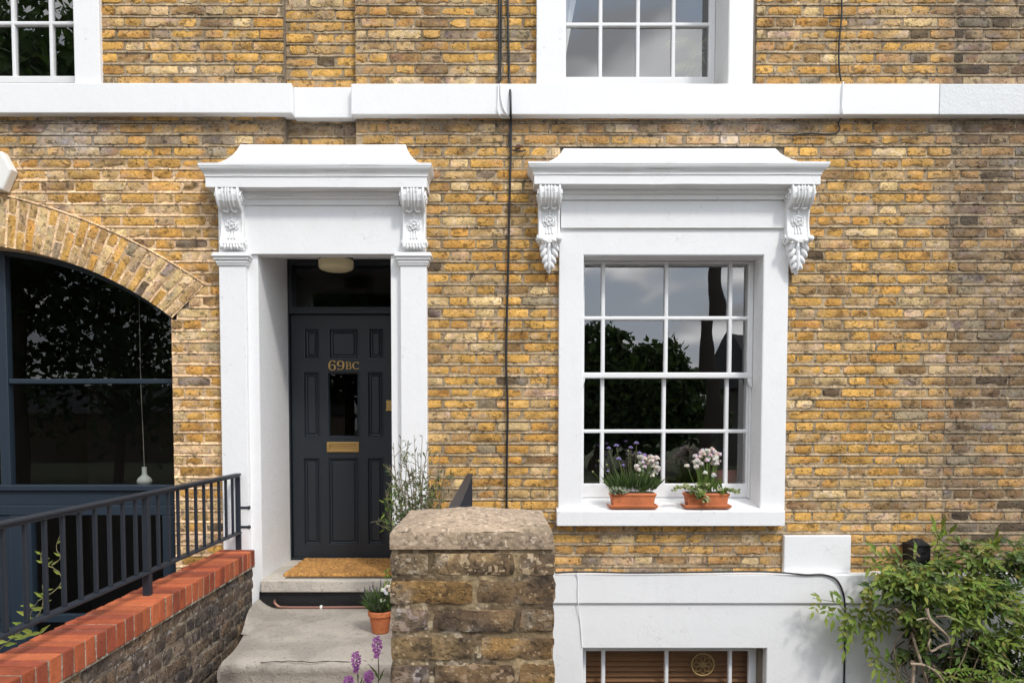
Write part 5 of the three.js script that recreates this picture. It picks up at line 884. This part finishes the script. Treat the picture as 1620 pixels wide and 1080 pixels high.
// ------------------------------------------------------------------ climbing plant at the right
function pinnate(lv, r, o, d, n, len, col, pairs = 3) {   // feathered leaf: opposite leaflets along a midrib and one at the tip
  d = d.clone().normalize(); const s = d.clone().cross(n).normalize();
  for (let k = 0; k < pairs; k++) for (const sd of [-1, 1]) lv.blade(o.clone().addScaledVector(d, len * (0.25 + 0.6 * k / pairs)), d.clone().multiplyScalar(0.75).addScaledVector(s, sd * 0.9).add(rv(r, 0.15)), n.clone().add(rv(r, 0.35)), len * (0.46 - 0.05 * k), len * 0.17, col.map((v) => v * (0.8 + 0.4 * r())));
  lv.blade(o.clone().addScaledVector(d, len * 0.8), d.clone().add(rv(r, 0.15)), n.clone().add(rv(r, 0.25)), len * 0.64, len * 0.2, col);
}
{
  const p = thing('climbing_plant', 'large leafy climber with bare twisted branches against the white plinth at the right', 'climbing plant'), r = rng(121), lv = new Leaves(), st = [];
  // masses: px, py, radius px (x, y), depth, density
  const mass = [[1500, 885, 48, 26, 0.12, 36], [1455, 922, 70, 40, 0.2, 140], [1500, 945, 82, 58, 0.26, 270], [1425, 945, 50, 42, 0.2, 100], [1570, 915, 62, 60, 0.2, 150], [1580, 985, 75, 70, 0.3, 230], [1515, 1000, 70, 55, 0.2, 90], [1600, 1050, 70, 60, 0.3, 150], [1660, 960, 60, 110, 0.3, 170], [1475, 1010, 50, 60, 0.16, 90], [1555, 870, 60, 24, 0.14, 42], [1510, 1085, 90, 30, 0.4, 110], [1485, 1035, 62, 60, 0.06, 190], [1560, 1040, 60, 50, 0.06, 110], [1620, 900, 40, 40, 0.2, 70]];
  for (const [mx, my, rx, ry, dz, n] of mass) for (let i = 0; i < n; i++) {
    const q = rv(r); if (q.length() > 1) q.normalize().multiplyScalar(0.6 + 0.4 * r());
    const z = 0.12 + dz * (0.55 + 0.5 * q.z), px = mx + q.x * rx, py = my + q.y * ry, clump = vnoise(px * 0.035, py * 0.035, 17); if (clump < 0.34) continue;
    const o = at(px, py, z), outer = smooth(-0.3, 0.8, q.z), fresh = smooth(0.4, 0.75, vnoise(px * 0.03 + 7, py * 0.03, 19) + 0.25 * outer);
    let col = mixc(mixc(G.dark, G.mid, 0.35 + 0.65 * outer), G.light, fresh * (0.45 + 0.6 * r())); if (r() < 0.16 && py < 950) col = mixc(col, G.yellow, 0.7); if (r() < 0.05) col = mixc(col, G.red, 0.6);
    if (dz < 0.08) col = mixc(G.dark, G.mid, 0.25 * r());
    const d = V(q.x * 0.8 + (r() - 0.5) * 1.4, (r() - 0.55) * 1.2, 0.35 + 0.6 * r()), nrm = V((r() - 0.5) * 0.8, 0.75 + 0.4 * r(), 0.7);
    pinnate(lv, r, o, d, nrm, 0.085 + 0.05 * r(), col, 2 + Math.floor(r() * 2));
  }
  lv.build('foliage', p);
  // outlying sprays
  for (const [pts, n, a] of [[[[1425, 965], [1395, 957], [1350, 955], [1310, 950], [1286, 946]], 15, 0.16], [[[1420, 960], [1390, 975], [1358, 975], [1340, 990], [1332, 1005]], 15, 0.18], [[[1400, 965], [1385, 985], [1372, 1000]], 7, 0.16], [[[1435, 1075], [1412, 1052], [1392, 1038], [1374, 1027]], 12, 0.2], [[[1440, 905], [1410, 885], [1385, 875], [1370, 870]], 7, 0.12], [[[1460, 905], [1440, 878], [1400, 880], [1378, 892]], 7, 0.12], [[[1478, 872], [1484, 856], [1478, 842]], 7, 0.12], [[[1540, 900], [1556, 885], [1562, 862]], 7, 0.14], [[[1600, 900], [1606, 880], [1612, 868]], 6, 0.14]]) {
    const s = grp('spray', p), q = pts.map(([x, y]) => at(x, y, a + 0.03 * r())), c = new THREE.CatmullRomCurve3(q), l2 = new Leaves();
    obj('stem', stalk(q, 0.0035, 0.0015, [0.13, 0.15, 0.05]), M.bark, s);
    for (let i = 0; i < n; i++) { const u = 0.12 + 0.88 * i / n, o = c.getPointAt(u), tan = c.getTangentAt(Math.min(u, 0.99)), sd = i % 2 ? 1 : -1; pinnate(l2, r, o, tan.clone().multiplyScalar(0.5).add(V((r() - 0.5) * 0.5, sd > 0 ? 0.35 : -0.95, 0.5)), V(0.1, 0.7, 0.8), 0.10 + 0.05 * r(), mixc(mixc(G.mid, G.light, 0.3 + 0.6 * r()), G.yellow, 0.25 * r()), 2 + (i % 2)); }
    l2.build('foliage', s);
  }
  const branch = (pts, r0, r1, z, col = [0.34, 0.26, 0.19]) => obj('branch', stalk(pts.map(([x, y], i) => at(x, y, z + 0.05 * Math.sin(i * 2 + x))), r0, r1, col), M.bark, p);
  branch([[1467, 962], [1471, 978], [1486, 993], [1501, 1009], [1504, 1017], [1490, 1021], [1476, 1030], [1469, 1022], [1473, 1010]], 0.011, 0.006, 0.46);
  branch([[1474, 980], [1462, 978], [1450, 981]], 0.008, 0.004, 0.46); branch([[1482, 976], [1500, 975], [1512, 980]], 0.007, 0.003, 0.45);
  branch([[1443, 1000], [1452, 1030], [1462, 1062], [1470, 1095]], 0.010, 0.010, 0.32); branch([[1415, 962], [1440, 985], [1465, 1030], [1480, 1060], [1500, 1064], [1530, 1056]], 0.009, 0.006, 0.3);
  branch([[1530, 1020], [1560, 1036], [1590, 1056], [1610, 1070]], 0.005, 0.003, 0.42); branch([[1440, 1050], [1462, 1052], [1484, 1066], [1500, 1090]], 0.009, 0.010, 0.4); branch([[1512, 893], [1530, 890], [1548, 876], [1558, 868]], 0.004, 0.002, 0.34, [0.36, 0.34, 0.16]);
  branch([[1500, 1040], [1530, 1040], [1560, 1045], [1590, 1042]], 0.005, 0.003, 0.4, [0.24, 0.17, 0.12]); branch([[1440, 1110], [1446, 1060], [1444, 1045]], 0.012, 0.010, 0.34);
  for (let i = 0; i < 44; i++) { const x = 1430 + r() * 150, y = 980 + r() * 90; branch([[x, y], [x + (r() - 0.5) * 50, y + 20 + 20 * r()], [x + (r() - 0.5) * 90, y + 60 + 40 * r()]], 0.003 + 0.003 * r(), 0.002, 0.12 + 0.25 * r(), mixc([0.14, 0.09, 0.06], [0.3, 0.22, 0.15], r())); }
}
{ // thin climber behind the railing at the left
  const p = thing('climbing_weed', 'thin pale green climber straggling up behind the railing at the lower left', 'weed'), r = rng(122), st = [], lv = new Leaves();
  const run = (pts, z, n, ln) => { const q = pts.map(([x, y]) => at(x, y, z)), c = new THREE.CatmullRomCurve3(q); st.push(stalk(q, 0.0026, 0.0012, [0.22, 0.2, 0.1])); for (let i = 0; i < n; i++) { const u = 0.1 + 0.9 * i / n, o = c.getPointAt(Math.min(u, 1)); lv.blade(o, V((i % 2 ? 1 : -1) * (0.6 + 0.4 * r()), 0.1 + 0.7 * r(), 0.3), V(0, 0.6, 0.8), ln * (0.7 + 0.5 * r()), ln * 0.34, mixc(G.light, G.yellow, 0.5 * r()), 0.3, 0.35); } };
  run([[-10, 1035], [15, 1012], [40, 990], [50, 965], [60, 950]], 1.85, 11, 0.058); run([[20, 1010], [45, 1005], [68, 1003]], 1.9, 6, 0.055); run([[60, 950], [85, 935], [97, 920], [93, 905], [80, 895], [96, 882], [88, 868], [94, 848], [99, 840]], 1.5, 6, 0.036); run([[45, 985], [62, 970], [68, 945], [66, 925]], 1.7, 6, 0.042); run([[84, 898], [70, 893], [64, 885], [66, 870]], 1.5, 5, 0.036);
  obj('stem', st, M.bark, p).userData.kind = 'stuff'; lv.build('foliage', p);
}
// ------------------------------------------------------------------ inside the rooms
{
  const z = -0.34, pl = thing('pendant_lamp', 'grey bottle shaped pendant lamp hanging behind the arched window', 'lamp', [X(228, z, 750), Y(768, z), z]), S = 4.8 / 1166 * 1.07;
  const pr = [[0, 0], [0.5, 0.01], [0.85, 0.12], [1, 0.3], [0.98, 0.45], [0.8, 0.62], [0.5, 0.76], [0.36, 0.86], [0.32, 0.96]].map(([a, b]) => new THREE.Vector2(a * 11.5 * S, b * 20 * S)); obj('lamp_shade', new THREE.LatheGeometry(pr, 32), std(lin(150, 154, 148), 0.8, { bumpMap: gritBump, bumpScale: 0.002 }), pl);
  const c = new THREE.CylinderGeometry(3.6 * S, 3.8 * S, 11 * S, 16); c.translate(0, 24 * S, 0); obj('holder', c, std(lin(160, 164, 158), 0.7), pl);
  obj('cord', tube([V(0, 29 * S, 0), V(-0.004, 80 * S, 0), V(-0.012, 160 * S, 0), V(-0.012, 330 * S, 0)], 0.0024, 12, 6), std(lin(120, 116, 106), 0.8), pl);
  const zi = -0.5, fp = thing('flower_pot', 'dusky pink pot standing inside the window at its right end', 'pot', [X(1150, zi, 750), Y(786, zi), zi]), q = [[0.055, 0], [0.085, 0.19], [0.08, 0.19], [0.05, 0.01], [0, 0.01]].map(([a, b]) => new THREE.Vector2(a, b)); obj('pot', new THREE.LatheGeometry(q, 32), std(lin(196, 110, 116), 0.6), fp);
  const tb = thing('table', 'dark table inside the front room below the sill', 'table', [0, 0, 0]); const ty = Y(786, zi); obj('tabletop', box(WIN.x0, WIN.x1 + 0.2, ty - 0.03, ty - 0.001, -1.0, -0.4, 0.004), M.room, tb); for (const x of [WIN.x0 + 0.05, WIN.x1 + 0.15]) for (const zz of [-0.95, -0.45]) obj('leg', box(x - 0.02, x + 0.02, 0.2, ty - 0.03, zz - 0.02, zz + 0.02, 0.003), M.room, tb);
  // upper room: edge of a white curtain, fronds of a palm
  const zc = -0.4, cur = grid(8, 20, (u, v) => { const y = lerp(Y(100, zc), TOP, v), w = 0.03 + 0.17 * v; return [X(893, zc, 60) - 0.03 + u * w, y, zc + 0.02 * Math.sin(u * 12)]; }); tag(obj('curtain', cur, std([0.75, 0.75, 0.73], 0.9)), 'white curtain edge inside the upper window at its left', 'curtain');
  const pm = thing('indoor_palm', 'palm fronds behind the lower right pane of the upper window', 'plant', [X(1115, -0.6, 90), UP.y0 - 0.3, -0.6]), lv = new Leaves(), r = rng(131), st = [];
  for (const [pts, n] of [[[[1115, 130], [1112, 90], [1095, 58], [1060, 60]], 22], [[[1116, 130], [1120, 100], [1116, 60], [1135, 30]], 18], [[[1114, 130], [1100, 108], [1088, 115], [1075, 130]], 16], [[[1116, 130], [1110, 100], [1090, 96], [1068, 100]], 16]]) { const q = pts.map(([x, y]) => at(x, y, -0.6 + 0.1 * r()).sub(pm.position)), c = new THREE.CatmullRomCurve3(q); st.push(stalk(q, 0.003, 0.001, G.mid)); for (let i = 0; i < n; i++) { const u = 0.4 + 0.6 * i / n, o = c.getPointAt(u), tn = c.getTangentAt(u); for (const s of [-1, 1]) lv.blade(o, tn.clone().multiplyScalar(0.6).add(V(s * 0.2, -0.8, 0.2)), V(0, 0.3, 1), 0.11, 0.008, mixc(G.light, [0.4, 0.45, 0.25], r())); } }
  obj('stem', st, M.bark, pm); lv.build('foliage', pm); roundPot(pm, 0.12, 0.24, 0.05);
}
// ------------------------------------------------------------------ across the road: what the panes mirror
function tree(label, x, z, h, crown, seed, lobes, n, leaf = 0.22) {
  const t = thing('tree', label, 'tree', [x, -0.14, z], undefined), r = rng(seed), lv = new Leaves(), st = [];
  const base = h - crown * 1.5; st.push(stalk([V(0, 0, 0), V(0.1, base * 0.5, 0), V(0, base, 0.1), V(0.1, h * 0.8, 0)], 0.22 * h / 10, 0.06, [0.1, 0.075, 0.05]));
  for (let k = 0; k < lobes; k++) {
    const a = k * 2.4, rr = crown * (0.25 + 0.5 * r()), c = V(Math.cos(a) * rr, lerp(base * 0.9, h - crown * 0.45, (k + 0.5) / lobes), Math.sin(a) * rr), R = crown * (0.42 + 0.2 * r()) * (1.1 - 0.4 * k / lobes);
    st.push(stalk([V(0, lerp(base * 0.6, h * 0.7, k / lobes), 0), c.clone().multiplyScalar(0.6).setY(c.y * 0.93), c], 0.07, 0.02, [0.1, 0.075, 0.05]));
    for (let i = 0; i < n; i++) { const q = rv(r).normalize().multiplyScalar(R * (0.55 + 0.5 * r())); q.y *= 0.8; if (vnoise(q.x * 1.6 + k * 9, q.y * 1.6 + q.z, seed) < 0.3) continue; lv.blade(c.clone().add(q), rv(r).add(V(0, -0.2, 0)), rv(r).add(q.clone().normalize()), leaf * (0.7 + 0.6 * r()), leaf * 0.6, mixc(G.dark, G.mid, r())); }
  }
  obj('trunk', st, M.bark, t); lv.build('crown', t); return t;
}
tree('tall tree across the road mirrored in the arched window', -12.5, 14, 13.5, 4.6, 201, 20, 1100, 0.3);
tree('lower leafy tree across the road, mirrored in the middle of the arched window', -10.4, 15, 6.6, 3.0, 206, 14, 260, 0.26);
tree('tree across the road at the far left, mirrored in the black upper window', -19, 17, 15, 5.5, 202, 16, 1300, 0.42);
tree('bushy tree across the road mirrored in the glass of the front door', -4.4, 15.5, 8.5, 3.2, 205, 14, 1100, 0.3);
tree('low rounded tree across the road mirrored in the left panes of the window', 3.4, 19, 5.2, 2.5, 203, 16, 1300, 0.24);
tree('lower tree across the road mirrored in the middle panes of the window', 5.4, 18.5, 4.2, 1.7, 204, 12, 900, 0.22);
{
  const h = thing('house', 'dark roofed house across the road mirrored low in the window', 'house', [16.2, -0.14, 24]), dk = std([0.06, 0.05, 0.045], 0.9), rf = std([0.035, 0.035, 0.04], 0.9), rp = (y0, y1, s) => { const sh = new THREE.Shape([[-4, y0], [4, y0], [0, y1]].map((a) => new THREE.Vector2(...a))); const g = new THREE.ExtrudeGeometry(sh, { depth: 14, bevelEnabled: false }); g.rotateY(Math.PI / 2); g.translate(-7, 0, 0); return g; };
  obj('wall', box(-6.8, 6.8, 0, 2.9, -3.6, 3.6, 0), dk, h); obj('roof', rp(2.9, 5.2), rf, h); obj('chimney', box(-5.6, -4.8, 3.5, 6.0, -0.4, 0.4, 0.02), dk, h);
  const h2 = thing('house', 'brick terrace across the road seen only mirrored at the far left', 'house', [-14, -0.14, 30]); obj('wall', box(-12, 6, 0, 2.0, -4, 4, 0), std([0.2, 0.15, 0.1], 0.9), h2); obj('roof', rp(2.0, 3.4).scale(1.3, 1, 1.05).translate(-3, 0, 0), rf, h2);
  const px = 5.7, pz = 14.5, pole = thing('telegraph_pole', 'dark wooden telegraph pole across the road mirrored in the window', 'pole', [px, -0.14, pz]); const g = new THREE.CylinderGeometry(0.15, 0.19, 10, 14); g.translate(0, 5, 0); obj('pole', g, std([0.05, 0.04, 0.03], 0.9), pole); obj('crossarm', box(-0.8, 0.8, 9.2, 9.32, -0.06, 0.06, 0.01), std([0.05, 0.04, 0.03], 0.9), pole);
}

{ // low walls along the pavement, out of the frame but mirrored in the panes
  const m = std([0.10, 0.085, 0.065], 0.95, { bumpMap: brickBump, bumpScale: 0.006 });
  for (const [x0, x1, l] of [[-9, -1.8, 'low dark front wall left of the gate, seen only as a dark mirror image in the panes'], [0.17, 8, 'low dark front wall right of the gate pier, mirrored low in the panes']]) { const w = thing('front_wall', l, 'wall', [0, 0, 0], undefined); obj('wall', box(x0, x1, -1, 0.78, 2.86, 3.05, 0.01), m, w); obj('coping', box(x0, x1, 0.78, 0.83, 2.84, 3.07, 0.01), M.stone, w); }
}
renderer.render(scene, camera);
